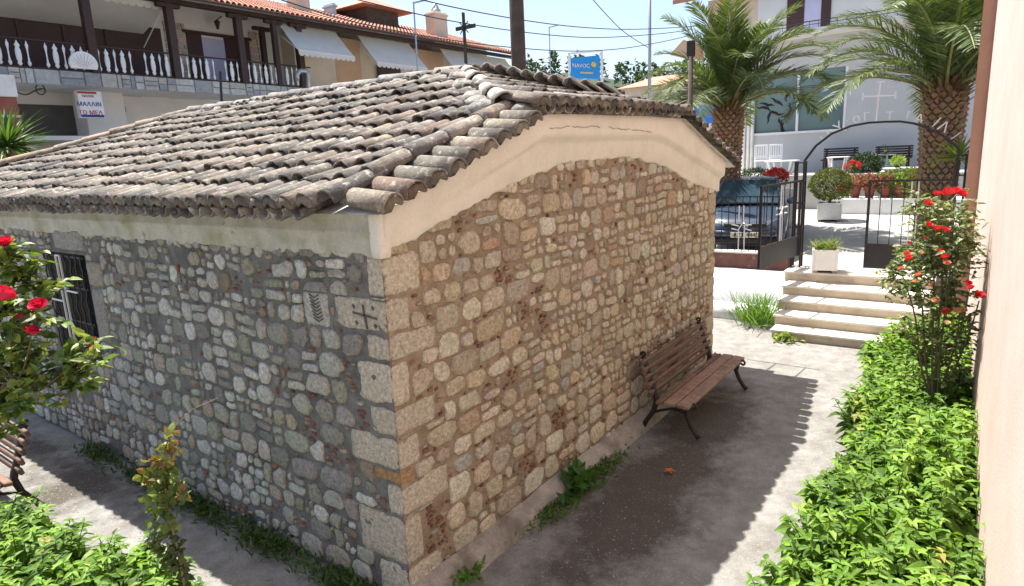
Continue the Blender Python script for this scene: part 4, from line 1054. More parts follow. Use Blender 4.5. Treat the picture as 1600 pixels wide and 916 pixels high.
# ------------------------------------------------------------------ palms
def palm(label,p,z0,ztop,r,nf,flen,seed,extra=()):
    rs=random.Random(seed); t=thing('palm_tree',label,'palm tree',(p.x,p.y,z0),world=False); H=ztop-z0
    g=MB(); g.cur=(.20,.12,.07); prof=[(r*.8,0),(r*.78,H*.25),(r*.86,H*.6),(r*.98,H*.85),(r*.9,H*.97),(r*.5,H*1.06)]
    g.lathe(prof,18); tr=g.build('trunk',M['bark'],t,True)
    sc=MB(); sc.add([(0,-.5,0),(.16,-.1,.42),(.0,0,.62),(.16,.1,.42),(0,.5,0),(.10,0,-.42),(.26,0,.1)],[(0,6,1),(1,6,2),(2,6,3),(3,6,4),(4,6,5),(5,6,0)]); sm_=sc.mesh('leaf_scar',M['bark'],False)
    def rad(z):
        for (a,za),(b,zb) in zip(prof[:-1],prof[1:]):
            if z<=zb: return a+(b-a)*(z-za)/(zb-za)
        return prof[-1][0]
    na=13; dz=2*math.pi*r/na*.62; z=.1; k=0
    cam=Vector(CAM_POS)-Vector((p.x,p.y,z0))
    while z<H*.98:
        for i in range(na):
            a=2*math.pi*(i+.5*(k%2))/na; q=Vector((math.cos(a),math.sin(a),0))
            if q.dot(cam.normalized())<-.25: continue
            rr=rad(z)-.01; o=inst('leaf_scar',sm_,tr,q*rr+Vector((0,0,z)),(0,0,a),(.42,2*math.pi*rr/na*1.0,dz*1.5),[x*rs.uniform(.8,1.2) for x in (.46,.30,.19)] if z>H*.25 else [x*rs.uniform(.7,1.1) for x in (.40,.29,.20)])
        z+=dz; k+=1
    # fronds: a few shapes, shared
    FM=[]
    for v in range(6):
        rg=random.Random(seed*10+v); g=MB(); N=26; pts=[]; ang=R(78-10*v) if v<5 else R(15); x=zc=0; ang0=[R(86),R(78),R(68),R(56),R(42),R(26)][v]; bend=[R(45),R(58),R(76),R(88),R(92),R(88)][v]
        for i in range(N+1):
            s=i/N; a=ang0-bend*s**1.5; pts.append(Vector((x,0,zc))); x+=flen/N*math.cos(a); zc+=flen/N*math.sin(a)
        g.cur=(.34,.36,.14); g.tube(pts,[.028*(1-.85*i/N)+.003 for i in range(N+1)],5)
        pos=[];dr=[];ln=[];col=[];up=[]
        for i in range(3,N+1):
            for sub in range(3):
                f=(i-1+sub/3)/N; j=min(N-1,int(f*N)); q=pts[j].lerp(pts[j+1],f*N-j); tan=(pts[j+1]-pts[j]).normalized(); nrm=Vector((-tan.z,0,tan.x))
                for s in (-1,1):
                    l=.58*(math.sin(math.pi*min(1,f*.92+.08))**.6+.15)*rg.uniform(.85,1.1)
                    d=Vector((0,s,0))*.75+tan*.75+nrm*rg.uniform(.05,.5)
                    pos.append(q); dr.append(d); ln.append(l); up.append(nrm+Vector((0,rg.uniform(-.4,.4),rg.uniform(-.3,.3)))); k_=rg.uniform(.7,1.25); col.append((.09*k_,.14*k_,.04*k_) if rg.random()<.85 else (.17*k_,.20*k_,.09*k_))
        leaves(g,np.array(pos,float),np.array(dr,float),np.array(up,float),np.array(ln),np.full(len(ln),.034),np.array(col),.2,.22)
        FM.append(g.mesh('frond',M['frond'],False))
    for i in range(nf):
        a=i*2.39996+rs.uniform(-.2,.2); f=i/nf; v=min(5,int(f*6.0))
        m=Matrix.Rotation(a,3,'Z')@Matrix.Rotation(rs.uniform(-.12,.12),3,'X')
        o=bpy.data.objects.new('frond',FM[v]); COL.objects.link(o); o.parent=t; s=rs.uniform(.85,1.08)*(.8 if v==0 else 1)
        o.matrix_local=Matrix.Translation((math.cos(a)*r*.35,math.sin(a)*r*.35,H*(1.02-.05*f)))@m.to_4x4()@Matrix.Scale(s,4); kk=rs.uniform(.85,1.2); o.color=(kk,kk,kk,1)
    # drooping stub of dry leaf bases round the crown
    g=MB(); rg=np.random.default_rng(seed); n=90; a=rg.uniform(0,6.28,n); d=np.c_[np.cos(a),np.sin(a),rg.uniform(.3,1.3,n)]
    leaves(g,np.c_[np.cos(a)*r*.75,np.sin(a)*r*.75,rg.uniform(H*.86,H*1.02,n)],d,np.tile((.01,.02,1.),(n,1)),rg.uniform(.25,.5,n),np.full(n,.07),rcol(n,[(.22,.15,.05),(.30,.22,.08),(.16,.09,.04)],rg),.3,-.1); g.build('leaf_bases',M['frond'],t,kind='stuff')
    return t
pR=at(1476,150,d=13.2); palm('stout date palm beside the pink house, its trunk patterned with diamond scars',pR,plaza_z(pR.x),at(1476,135,d=13.2).z,.36,46,3.3,3)
pL=at(1138,180,d=16.0); palm('shorter date palm standing over the roof corner of the chapel',pL,plaza_z(pL.x),at(1138,166,d=16.0).z,.31,44,2.7,7)

# ------------------------------------------------------------------ cafe building on the plaza
BX=22.4
caf=thing('cafe_building','pale two storey building with a wide teal shop window behind the palms','building',(BX+4,0,1))
yl=at(1162,180,X=BX).y; yr=-9
zb,zt_=TZ-.1,at(1240,62,X=BX).z
w0_=at(1178,130,X=BX); w1_=at(1318,206,X=BX); wz0=at(1178,209,X=BX).z; wz1=at(1240,112,X=BX).z
g=MB()
for a,b in (((BX,w0_.y,zb),(BX+.3,yl,zt_)),((BX,yr,zb),(BX+.3,w1_.y,zt_)),((BX,w1_.y,zb),(BX+.3,w0_.y,wz0)),((BX,w1_.y,wz1),(BX+.3,w0_.y,zt_))): g.box(a,b)
g.box((BX+.3,yr,zb),(BX+8,yl-.01,zt_-.01)); g.build('wall',M['wall_pale'],caf)
wn_=bpy.data.objects.new('shop_window',None); COL.objects.link(wn_); wn_.parent=caf; wn_['_world']=caf['_world']
ym_=at(1246,170,X=BX).y
for a,b in ((w1_.y,ym_),(ym_,w0_.y)):
    g=MB(); g.box((BX+.08,a,wz0),(BX+.10,b,wz1)); g.build('pane',M['glass_teal'],wn_)
for y in (w1_.y,ym_,w0_.y): g=MB(); g.bbox((BX-.02,y-.04,wz0),(BX+.13,y+.04,wz1),.005); g.build('frame',M['white_clean'],wn_)
g=MB(); g.bbox((BX-.06,w1_.y-.1,wz0-.08),(BX+.13,w0_.y+.1,wz0),.008); g.build('sill',M['white_clean'],wn_)
# dark flourish painted on the glass
g=MB(); rs=random.Random(12); fc=at(1212,180,X=BX)
for k in range(11):
    a=k*.6; p=Vector((BX+.065,fc.y+rs.uniform(-.35,.35),fc.z+rs.uniform(-.4,.4))); pts=[]
    for i in range(6): a+=rs.uniform(-.8,.8); p=p+Vector((0,math.cos(a),math.sin(a)))*.11; pts.append((BX+.068,p.y,p.z))
    g.tube(pts,[.012,.035,.05,.04,.025,.006],4)
g.build('painted_flourish',M['black'],wn_)
# downpipes / shutter rail at the corner
for k,px_ in enumerate((1163,1170,1176)):
    p=at(px_,180,X=BX-.1); g=MB(); g.tube([(BX-.1,p.y,zb),(BX-.1,p.y,wz1+1)],.06,8); g.build('downpipe',M['white'],caf,True)
# upper floor, its balcony, doors
zs=zt_; g=MB(); g.box((BX-.9,yr,zs),(BX,yl,zs+.16)); g.build('balcony_slab',M['wall_white'],caf)
g=MB(); g.box((BX+.35,yr,zs+.16),(BX+8,yl-.3,zs+4.2)); g.build('upper_wall',M['wall_pale'],caf)
zr=at(1290,30,X=BX-.85).z
g=MB(); g.bar((BX-.85,yr,zr),(BX-.85,yl-.5,zr),.03); g.bar((BX-.85,yr,zs+.28),(BX-.85,yl-.5,zs+.28),.02); g.build('balcony_rail',M['iron'],caf)
y=yr
while y<yl-.5: g=MB(); g.bar((BX-.85,y,zs+.16),(BX-.85,y,zr),.014); g.build('balcony_bar',M['iron'],caf); y+=.28
for a,b in ((1229,1256),(1282,1297)):
    pa_=at(a,40,X=BX+.33).y; pb_=at(b,40,X=BX+.33).y; g=MB(); g.box((BX+.30,pb_,zs+.16),(BX+.36,pa_,zs+2.5)); g.build('shutter',M['red_wood'],caf)
pa_=at(1256,40,X=BX+.33).y; pb_=at(1282,40,X=BX+.33).y; g=MB(); g.box((BX+.315,pb_,zs+.16),(BX+.345,pa_,zs+2.5)); g.build('curtain',M['curtain'],caf)
# terrace furniture
def chair(label,p,rz):
    t=thing('chair',label,'chair',(p.x,p.y,TZ),rz,'white terrace chairs',world=False)
    for sx in (-1,1):
        for sy in (-1,1): g=MB(); g.bbox((sx*.2-.018,sy*.2-.018,0),(sx*.2+.018,sy*.2+.018,.44 if sx<0 else .98),.004); g.build('leg',M['white_clean'],t)
    g=MB(); g.bbox((-.23,-.23,.43),(.23,.23,.465),.008); g.build('seat',M['white_clean'],t)
    g=MB(); g.bbox((.183,-.22,.95),(.217,.22,1.0),.006); g.build('top_rail',M['white_clean'],t)
    for k in range(5): g=MB(); g.bbox((.19,-.15+.075*k-.012,.56),(.21,-.15+.075*k+.012,.95),.003); g.build('spindle',M['white_clean'],t)
    for k in range(3): g=MB(); g.bbox((.19,-.2,.47+.055*k),(.21,.2,.50+.055*k),.003); g.build('slat',M['white_clean'],t)
    return t
cz_=TZ
chair('white slatted chair nearer the white pipes, left of the pair',at(1190,235,X=21.0),R(20)); chair('white slatted chair on the right of the pair by the window',at(1212,232,X=21.3),R(12))
def slat_bench(label,p0,p1,X_):
    t=thing('terrace_bench',label,'bench',(X_,(p0.y+p1.y)/2,TZ),0,'dark terrace benches'); y0,y1=p1.y,p0.y
    zt2=max(p0.z,TZ+.8)
    for k in range(5): z=TZ+.42+(zt2-TZ-.42)*k/5; g=MB(); g.bbox((X_+.1,y0,z),(X_+.14,y1,z+(zt2-TZ-.42)/5-.02),.004); g.build('back_slat',M['dark_wood'],t)
    for k in range(3): g=MB(); g.bbox((X_-.36+.15*k,y0,TZ+.38),(X_-.24+.15*k,y1,TZ+.42),.004); g.build('seat_slat',M['dark_wood'],t)
    for y in (y0+.1,y1-.1): g=MB(); g.bbox((X_-.36,y-.03,TZ),(X_-.3,y+.03,TZ+.38),.004); g.bbox((X_+.05,y-.03,TZ),(X_+.1,y+.03,zt2-.02),.004); g.build('leg',M['dark_wood'],t)
slat_bench('dark slatted bench against the pale wall, behind the round white table',at(1367,238,X=21.6),at(1426,238,X=21.6),21.6)
slat_bench('dark slatted bench against the pale wall, left half hidden by the arch foot',at(1286,240,X=21.6),at(1340,240,X=21.6),21.6)
def table(label,p,r,z,mt,shape='round'):
    t=thing('terrace_table',label,'table',(p.x,p.y,TZ),0,'terrace tables',world=False); h=z-TZ
    if shape=='round': g=MB(); g.lathe([(r,h-.03),(r,h)],20); g.build('top',mt,t); g=MB(); g.lathe([(.03,.02),(.03,h-.03)],10); g.build('stem',mt,t); g=MB(); g.lathe([(.22,0),(.2,.02),(.03,.04)],14); g.build('foot',mt,t)
    else:
        g=MB(); g.bbox((-r,-r,h-.03),(r,r,h),.005); g.build('top',mt,t)
        for sx in (-1,1):
            for sy in (-1,1): g=MB(); g.bar((sx*r*.5,sy*r*.55,0),(sx*r*.8,sy*r*.8,h-.03),.05); g.build('leg',mt,t)
table('round white table with a potted plant on the terrace',at(1405,263,X=20.3),.52,at(1405,262,X=20.3).z,M['white_clean'])
table('small white square table with splayed legs near the red blooms',at(1310,246,X=20.4),.30,at(1310,245,X=20.4).z,M['white_clean'],'sq')
table('tiny grey pedestal table in front of the slatted bench',at(1386,242,X=21.0),.26,at(1386,241,X=21.0).z,M['galv'])
table('long white table before the two white chairs',at(1222,252,X=20.2),.45,at(1222,251,X=20.2).z,M['white_clean'],'sq')
pp=at(1402,262,X=20.3); t=thing('potted_plant','bright lime potted plant standing on the round white table','potted plant',(pp.x,pp.y,at(1405,262,X=20.3).z),world=False)
g=MB(); g.lathe([(.07,0),(.10,.10),(.08,.10)],12); g.build('pot',M['black'],t,True); g=MB(); leaf_blob(g,(0,0,.2),(.19,.19,.15),260,.09,[(.25,.38,.06),(.32,.42,.1)],51,.3); g.build('foliage',M['leaf'],t,kind='stuff')
pp=at(1384,241,X=21.0); spiky('potted_plant','thin dark spiky plant on the grey pedestal table',pp,at(1386,241,X=21.0).z,.12,26,.25,61,G_DARK,.03,'potted plant')
# ------------------------------------------------------------------ long house with the balcony, across the street
FY=21.0                                   # balcony front
hb=thing('balcony_house','long white house with dark wooden balcony, white balusters and red tiled eaves','building',(16,24,.7))
ZB,ZF,ZRL,ZE=5.93,6.40,7.28,8.98           # band foot, floor, rail, eave
X0,X1=-4.0,31.5; WYB=23.4                  # back wall of the balcony
g=MB(); g.box((X0,WYB,.6),(X1,WYB+7,9.97)); g.build('wall',M['wall_white'],hb)
g=MB(); g.box((X0,FY+.12,ZB+.02),(16.2,WYB,ZF-.02)); g.build('balcony_slab',M['wall_white'],hb)
# slate cladding of the slab edge: single slabs
rs=random.Random(3); x=X0+6
clm=MB(); clm.bbox((-.5,-.03,-.5),(.5,.03,.5),.03); cme=clm.mesh('cladding_slab',M['clad'])
while x<16.2:
    w=rs.choice((.14,.22,.3,.5,.7)); h=ZF-ZB
    col=lambda: rs.choice(((.34,.36,.37),(.42,.44,.44),(.50,.51,.50),(.29,.31,.33),(.45,.43,.40)))
    if w>.28 and rs.random()<.7:
        k=rs.choice((2,3)); 
        for i in range(k): inst('cladding_slab',cme,hb,(x+w/2,FY+.06+rs.uniform(-.015,.015),ZB+h*(i+.5)/k),None,(w-.02,1,h/k-.02),col())
    else: inst('cladding_slab',cme,hb,(x+w/2,FY+.06+rs.uniform(-.015,.015),ZB+h/2),None,(w-.02,1,h-.02),col())
    x+=w
# posts and their brackets
for px_ in (142,270,375,411,430,467):
    p=at(px_,70,Y=FY+.12); w=.10 if px_ in (411,430) else .13; yy=FY+.12 if px_ not in (411,) else FY+1.6
    p=at(px_,70,Y=yy)
    g=MB(); g.bbox((p.x-w,yy-w,ZF-.02),(p.x+w,yy+w,ZE),.01); g.build('post',M['dark_wood'],hb)
    g=MB(); g.bbox((p.x-.42,yy-w*.9,ZE-.16),(p.x+.42,yy+w*.9,ZE-.003),.03); g.build('bracket',M['dark_wood'],hb)
# balustrade
for z,h in ((ZRL,.05),(ZF+.05,.05)):
    g=MB(); g.bbox((X0,FY+.09,z-h),(16.0,FY+.16,z),.008); g.build('rail',M['dark_wood'],hb)
bl=MB(); bl.lathe([(.02,0),(.045,.05),(.055,.10),(.03,.15),(.02,.28),(.022,.45),(.042,.58),(.046,.63),(.022,.68),(.012,.74)],8,sy=.5); b1=bl.mesh('baluster',M['baluster'],True)
bl=MB(); bl.lathe([(.02,0),(.07,.06),(.05,.12),(.075,.20),(.085,.34),(.075,.46),(.05,.54),(.08,.60),(.03,.68),(.015,.74)],8,sy=.35); b2=bl.mesh('baluster',M['baluster'],True)
x=4.3;k=0
while x<15.7:
    if abs((x%2.9)-.1)>.12: inst('baluster',b1 if k%2 else b2,hb,(x,FY+.125,ZF+.06))
    x+=.25; k+=1
# white oval planter front hung on the railing and a white end panel
g=MB(); g.bbox((4.35,FY-.02,ZF+.06),(4.75,FY+.08,ZRL-.02),.01); g.build('end_panel',M['white_clean'],hb)
fp=thing('fan_planter','white fan shaped planter hung on the dark balcony railing','planter',(7.05,FY-.05,ZF+.1)); g=MB(); g.prism([(6.62,FY-.06,ZF+.08)]+[(7.0+.42*math.cos(a*math.pi/10),FY-.06,ZF+.22+.40*math.sin(a*math.pi/10)) for a in range(10,-1,-1)]+[(7.38,FY-.06,ZF+.08)],(0,1,0),.10); g.build('front',M['white_clean'],fp)
for a in range(1,9): g=MB(); g.bar((7.0+.1*math.cos(a*math.pi/9),FY-.08,ZF+.15),(7.0+.36*math.cos(a*math.pi/9),FY-.08,ZF+.22+.33*math.sin(a*math.pi/9)),.03,.02); g.build('rib',M['white_clean'],fp)
# eaves: beam, sloping tiled roof
g=MB(); g.bbox((X0,FY-.05,ZE),(X1,FY+.28,ZE+.14),.01); g.build('eave_beam',M['dark_wood'],hb)
g=MB(); g.add([(X0,FY-.55,ZE+.06),(X1,FY-.55,ZE+.06),(X1,27,ZE+2.2),(X0,27,ZE+2.2),(X0,FY-.55,ZE+.14),(X1,FY-.55,ZE+.14),(X1,27,ZE+2.28),(X0,27,ZE+2.28)],[(0,1,2,3),(4,7,6,5),(0,4,5,1),(1,5,6,2),(2,6,7,3),(3,7,4,0)]); rf=g.build('roof',M['dark_wood'],hb)
g=MB(); sl=(2.14/(27-FY+.55)); x=9.2; rs=random.Random(8)
while x<X1:
    for r in range(13):
        y=FY-.62+r*.48
        if y>26.6: break
        z=ZE+.14+sl*(y-FY+.55); g.cur=tuple(c*rs.uniform(.8,1.25) for c in (1.0,.95,.9)); n=5; vs=[]
        for yy,zz,ra in ((y,z+.03,.10),(y+.54,z+sl*.54,.085)):
            for k in range(n+1): w=math.pi*k/n; vs.append((x+ra*math.cos(w),yy,zz+ra*math.sin(w)))
        g.add(vs,[(k,k+1,n+2+k,n+1+k) for k in range(n)])
    x+=.235
g.build('roof_tiles',M['red_tile'],rf,True,kind='stuff')
# back wall dressings of the balcony: doors, shutters, stone veneer
def panel(name,a,b,m,y=WYB,d=.05,parent=hb):
    g=MB(); g.bbox((a[0],y-d,a[1]),(b[0],y,b[1]),.008); return g.build(name,m,parent)
sx=lambda px_: at(px_,70,Y=WYB).x
dz=ZF+2.1
panel('door_shutter',(sx(292),ZF),(sx(315),dz),M['red_wood'],d=.07); panel('door_shutter',(sx(350),ZF),(sx(388),dz),M['red_wood'],d=.07); panel('curtain',(sx(315),ZF),(sx(350),dz-.1),M['curtain'],d=.04)
panel('lintel_trim',(sx(286),dz),(sx(392),dz+.12),M['red_wood'],d=.09)
rs=random.Random(6)
for a,b in ((258,291),(389,411)):
    z=ZF
    while z<dz+.3:
        h=rs.uniform(.2,.34); x=sx(a)
        while x<sx(b)-.1:
            w=min(rs.uniform(.25,.5),sx(b)-x); inst('veneer_stone',cme,hb,(x+w/2,WYB-.03,z+h/2),None,(w-.03,1.,h-.03),tuple(c*rs.uniform(.8,1.15) for c in (.48,.42,.33))); x+=w
        z+=h
# lantern on an arm over the door
ln=thing('wall_lantern','black lantern hanging over the balcony door','lantern',(sx(334),WYB-.3,dz+.35)); lp=Vector((sx(334),WYB-.45,dz+.42))
g=MB(); g.tube([(sx(352),WYB,dz+.85),(lp.x,lp.y,lp.z+.16)],.02,6); g.build('arm',M['iron'],ln); g=MB(); g.lathe([(.05,-.2),(.12,.05),(.14,.08),(.03,.17)],6,tuple(lp)); g.build('lamp',M['iron'],ln)
# shaded recess at the picture edge: dark wood wall, folding doors
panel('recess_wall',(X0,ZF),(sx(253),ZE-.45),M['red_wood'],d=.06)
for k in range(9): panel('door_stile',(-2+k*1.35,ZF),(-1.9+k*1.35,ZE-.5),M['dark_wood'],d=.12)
# awnings
def awning(label,x0,x1,ya,za,yb,zb_,val=.22,m='canvas',scale=.26):
    t=thing('awning',label,'awning',((x0+x1)/2,ya,za),group='white canvas awnings of the long house'); g=MB()
    N=max(4,int((x1-x0)/.3))
    def aw(u,v): return (x0+(x1-x0)*u,ya+(yb-ya)*v,za+(zb_-za)*v+.03*math.sin(math.pi*v)*-1)
    g.grid(aw,N,6); g.build('cloth',M[m],t,True)
    g=MB(); n=int((x1-x0)/scale); vs=[];fs=[]
    for i in range(n):
        a=x0+(x1-x0)*i/n; b=x0+(x1-x0)*(i+1)/n; k=len(vs)
        vs+=[(a,yb-.01,zb_),(b,yb-.01,zb_),(b,yb-.02,zb_-val*.6),((a+b)/2+(b-a)*.25,yb-.02,zb_-val*.95),((a+b)/2-(b-a)*.25,yb-.02,zb_-val*.95),(a,yb-.02,zb_-val*.6)]; fs.append(tuple(range(k,k+6)))
    g.add(vs,fs); g.build('valance',M[m],t)
    g=MB(); g.bar((x0,yb,zb_),(x1,yb,zb_),.04); g.build('front_bar',M['white_iron'],t)
    for x in (x0+.05,x1-.05): g=MB(); g.bar((x,ya,za-.5),(x,yb,zb_),.03); g.build('arm',M['white_iron'],t)
awning('white scalloped awning half let down over the balcony end',at(436,42,Y=FY+.2).x,at(525,52,Y=FY+.2).x,FY+.25,ZE-.05,FY-.9,7.72)
awning('white scalloped awning in the middle of the long house',at(560,60,Y=FY+.2).x,at(640,72,Y=FY+.2).x,FY+.25,ZE-.05,FY-.9,7.62)
awning('plain white awning at the far end of the long house',at(688,75,Y=FY+.2).x,at(790,90,Y=FY+.2).x,FY+.25,ZE-.05,FY-.8,7.7,.05)
awning('grey white awning rolled out under the balcony ceiling',X0,at(262,20,Y=FY+.3).x,WYB-.1,8.25,FY+.35,8.95,.2)
# far wing past the balcony: peach walls, brown doors
for a,b,m in ((520,560,'wall_peach'),(640,690,'wall_peach'),(470,520,'wall_cream')): panel('wing_wall',(at(a,80,Y=22.4).x,ZF-1),(at(b,80,Y=22.4).x,ZE),M[m],22.4,.1)
g=MB(); g.box((16.3,22.5,.7),(X1-.1,WYB-.01,ZE)); g.build('wing_core',M['wall_cream'],hb)
for a,b in ((497,520),(523,533),(590,625),(700,740)): panel('wing_shutter',(at(a,90,Y=22.3).x,ZF-.6),(at(b,90,Y=22.3).x,ZF+1.5),M['red_wood'],22.39,.08)
g=MB(); g.box((16.2,FY-.1,ZF-.9),(X1,22.4,ZF-.3)); g.build('wing_slab',M['wall_white'],hb)
# chimneys and the little wooden roof turret
def chim(label,x0,x1,z0,z1,y,m,cap):
    t=thing('chimney',label,'chimney',((x0+x1)/2,y,z0)); g=MB(); g.bbox((x0,y-.35,z0),(x1,y+.35,z1),.02); g.build('stack',m,t)
    g=MB(); g.bbox((x0-.06,y-.41,z1-.2),(x1+.06,y+.41,z1-.08),.02); g.build('collar',m,t)
    if cap:
        g=MB(); c=(x0+x1)/2; g.tube([(c-.3+.6*k/8,y,z1+.02+.42*math.sin(math.pi*k/8)) for k in range(9)],.07,6); g.lathe([(.28,-.02),(.28,.16),(.2,.16)],10,(c,y,z1)); g.build('cowl',M['galv'],t,True)
c0=at(671,20,Y=23); c1=at(691,20,Y=23); chim('tall grey chimney with round metal cowl on the red roof',c0.x,c1.x,ZE+.6,at(680,20,Y=23).z,23,M['wall_cream'],True)
c0=at(455,5,Y=24); c1=at(477,5,Y=24); chim('pale chimney stub cut by the picture top',c0.x,c1.x,ZE+.9,at(466,-12,Y=24).z,24,M['wall_cream'],False)
c0=at(515,8,Y=25); chim('thin vent pipe standing on the red roof ridge',c0.x-.12,c0.x+.12,ZE+1.2,at(517,7,Y=25).z,25,M['galv'],False)
tt=thing('roof_turret','small wooden roof turret with its own tiled cap','turret',(at(585,35,Y=25).x,25,ZE+1.2)); tx=at(583,35,Y=25).x
g=MB(); zt0=at(583,16,Y=25).z; g.bbox((tx-1.15,24.2,ZE+.9),(tx+1.15,26,zt0),.01); g.build('body',M['pole_wood'],tt)
zt1=at(580,4,Y=25).z; g=MB(); e=.75; g.add([(tx-1.15-e,23.6,zt0-.12),(tx+1.15+e,23.6,zt0-.12),(tx+1.15+e,26.6,zt0-.12),(tx-1.15-e,26.6,zt0-.12),(tx-.3,25.1,zt1+.25),(tx+.5,25.1,zt1+.25)],[(0,1,5,4),(1,2,5),(2,3,4,5),(3,0,4),(3,2,1,0)]); g.build('cap',M['red_tile'],tt)
# ground floor: dark passage, pillar, sign, small box, ledges
pas=[at(30,163,Y=22.9),at(122,161,Y=22.9)]
g=MB(); zz0=at(80,213,Y=22.9).z; zz1=at(80,162,Y=22.9).z; g.box((pas[0].x,WYB-.03,zz0),(pas[1].x,WYB-.005,zz1)); g.build('passage',M['opening_shade'],hb)  # flat panel on the wall, the passage's inner shade painted as its colour
g=MB(); g.box((pas[1].x,FY+1.4,.7),(pas[1].x+1.3,WYB,ZB+.02)); g.build('pier',M['wall_white'],hb)
g=MB(); g.bbox((at(38,215,Y=21.2).x,20.6,at(60,221,Y=21.2).z),(at(130,213,Y=21.2).x+1,WYB,at(60,214,Y=21.2).z),.01); g.build('ledge',M['wall_white'],hb)
g=MB(); g.box((at(20,230,Y=21.6).x,21.4,.7),(at(56,230,Y=21.6).x,WYB,at(60,222,Y=21.2).z)); g.build('low_wall',M['wall_white'],hb)
g=MB(); pbx=at(190,171,Y=WYB-.1); g.bbox((pbx.x-.16,WYB-.1,pbx.z-.1),(pbx.x+.16,WYB,pbx.z+.1),.01); g.build('meter_box',M['plinth'],hb)
for a,b,c in ((220,262,150),(318,345,155)): q0=at(a,c,Y=WYB-.1); q1=at(b,c+3,Y=WYB-.1); g=MB(); g.tube([q0,q1],.05,6); g.build('blind_roll',M['white_clean'],hb)
rp=thing('brick_pillar','red brown rendered gate pillar at the picture edge behind the spiky palm','pillar',(at(5,180,Y=19.5).x,19.5,.6)); a=at(-20,158,Y=19.5); b=at(23,158,Y=19.5); zt_=at(10,153,Y=19.5).z
g=MB(); g.bbox((a.x,19.3,.5),(b.x,19.8,zt_),.02); g.build('shaft',mat('red_brown_render',(.30,.10,.075),.9,.2,3,50,.2),rp); g=MB(); g.bbox((a.x,19.28,zt_-.55),(b.x+.02,19.82,zt_-.48),.01); g.build('string_course',M['wall_cream'],rp)
g=MB(); g.bbox((a.x-.05,19.25,zt_+.004),(b.x+.03,19.85,zt_+.6),.02); g.build('cap',M['white'],rp)
# hanging sign board
sg=thing('hanging_sign','white hanging sign with navy and red lettering under the balcony','sign',(at(142,165,Y=FY+.3).x,FY+.3,5.2))
s00=at(121,147,Y=FY+.3); s10=at(152,143,Y=FY+.3); s11=at(163,176,Y=FY+.3); s01=at(128,184,Y=FY+.3); yb=.0
g=MB(); g.prism([(s00.x,FY+.3,s01.z),(s11.x,FY+.3,s01.z),(s11.x,FY+.3,s10.z),(s00.x,FY+.3,s10.z)],(0,1,0),.25); g.build('board',M['white_clean'],sg)
cx=(s00.x+s11.x)/2-.06; rxm=Matrix(((1,0,0),(0,0,-1),(0,1,0)))
for z,txt,m,sz in ((s10.z-.17,'ΝΑΛΙΝ',M['sign_red'],.11),(s10.z-.43,'ΜΑΛΛΙΝ',M['sign_navy'],.19),(s10.z-.70,'ΤΟ ΜΕΛ',M['sign_red'],.19)): inst('lettering',text_mesh(txt,sz,m,.006),sg,(cx,FY+.29,z),rxm)
g=MB(); g.box((s00.x,FY+.288,s01.z+.02),(s11.x-.02,FY+.298,s01.z+.10)); g.build('stripe',M['sign_navy'],sg)
g=MB(); g.box((s00.x,FY+.288,s10.z-.09),(s11.x-.15,FY+.298,s10.z-.02)); g.build('band',M['sign_red'],sg)
# bent galvanised pipe beside the balcony
pp=thing('vent_pipe','bent galvanised pipe rising at the end of the balusters','pipe',(at(478,125,Y=20.4).x,20.4,6.0)); q=[at(x,y,Y=20.4) for x,y in ((482,150),(482,118),(478,111),(468,111),(464,117),(465,126))]
g=MB(); g.tube(q,.10,8); g.build('pipe',M['galv'],pp,True)
tr=thing('thin_mast','thin dark rod standing behind the chapel ridge before the balcony','rod',tuple(at(346,150,Y=14)*1)); g=MB(); g.tube([at(348,190,Y=14),at(344,112,Y=14)],.035,6); g.build('rod',M['iron'],tr)
# spiky palm at the picture edge
spiky('dwarf_palm','spiky green dwarf palm at the picture edge beyond the roof',at(12,235,Y=16.5),.55,at(12,232,Y=16.5).z-.55,240,1.15,71,[(.05,.11,.02),(.08,.16,.03),(.12,.22,.05)],.06,'palm tree')
# second block, seen behind the shorter palm: eave, beige awning, blue shop
sb=thing('corner_house','peach corner house with tiled eave and blue shop front behind the shorter palm','building',(30,10,1))
q0=at(1062,10,X=27); q1=at(1165,10,X=27)
g=MB(); g.box((27,q1.y-1,.9),(33,q0.y-1.3,q0.z)); g.build('wall',M['wall_cream'],sb)
g=MB(); g.add([(26.2,q0.y-.0,q0.z-.05),(26.2,q1.y-3,q0.z-.05),(34,q1.y-3,q0.z+1.9),(34,q0.y,q0.z+1.9),(26.2,q0.y,q0.z+.13),(26.2,q1.y-3,q0.z+.13),(34,q1.y-3,q0.z+2.1),(34,q0.y,q0.z+2.1)],[(0,1,2,3),(4,7,6,5),(0,4,5,1),(1,5,6,2),(2,6,7,3),(3,7,4,0)]); g.build('roof',M['red_tile'],sb)
b0_=at(1080,165,X=25.6); b1_=at(1125,190,X=25.6); g=MB(); g.box((25.6,b1_.y,b1_.z),(26.9,b0_.y,b0_.z)); g.build('shop_fascia',M['blue_shop'],sb)
g=MB(); g.box((26.9,b1_.y,1.0),(26.98,b0_.y,b1_.z)); g.build('shop_window',M['glass'],sb)
for px_ in (1085,1097,1110): p=at(px_,200,X=26.85); g=MB(); g.box((26.8,p.y-.06,1.0),(26.9,p.y+.06,b1_.z)); g.build('mullion',M['white_clean'],sb)
ba=thing('beige_awning','beige pitched awning beside the dark post, left of the palm','awning',tuple(at(1065,88,X=26))); c=[at(x,y,X=26) for x,y in ((1068,62),(1078,66),(1080,90),(1046,86))]; g=MB(); g.prism(c,(1,0,0),1.6); g.build('cloth',M['canvas_beige'],ba)
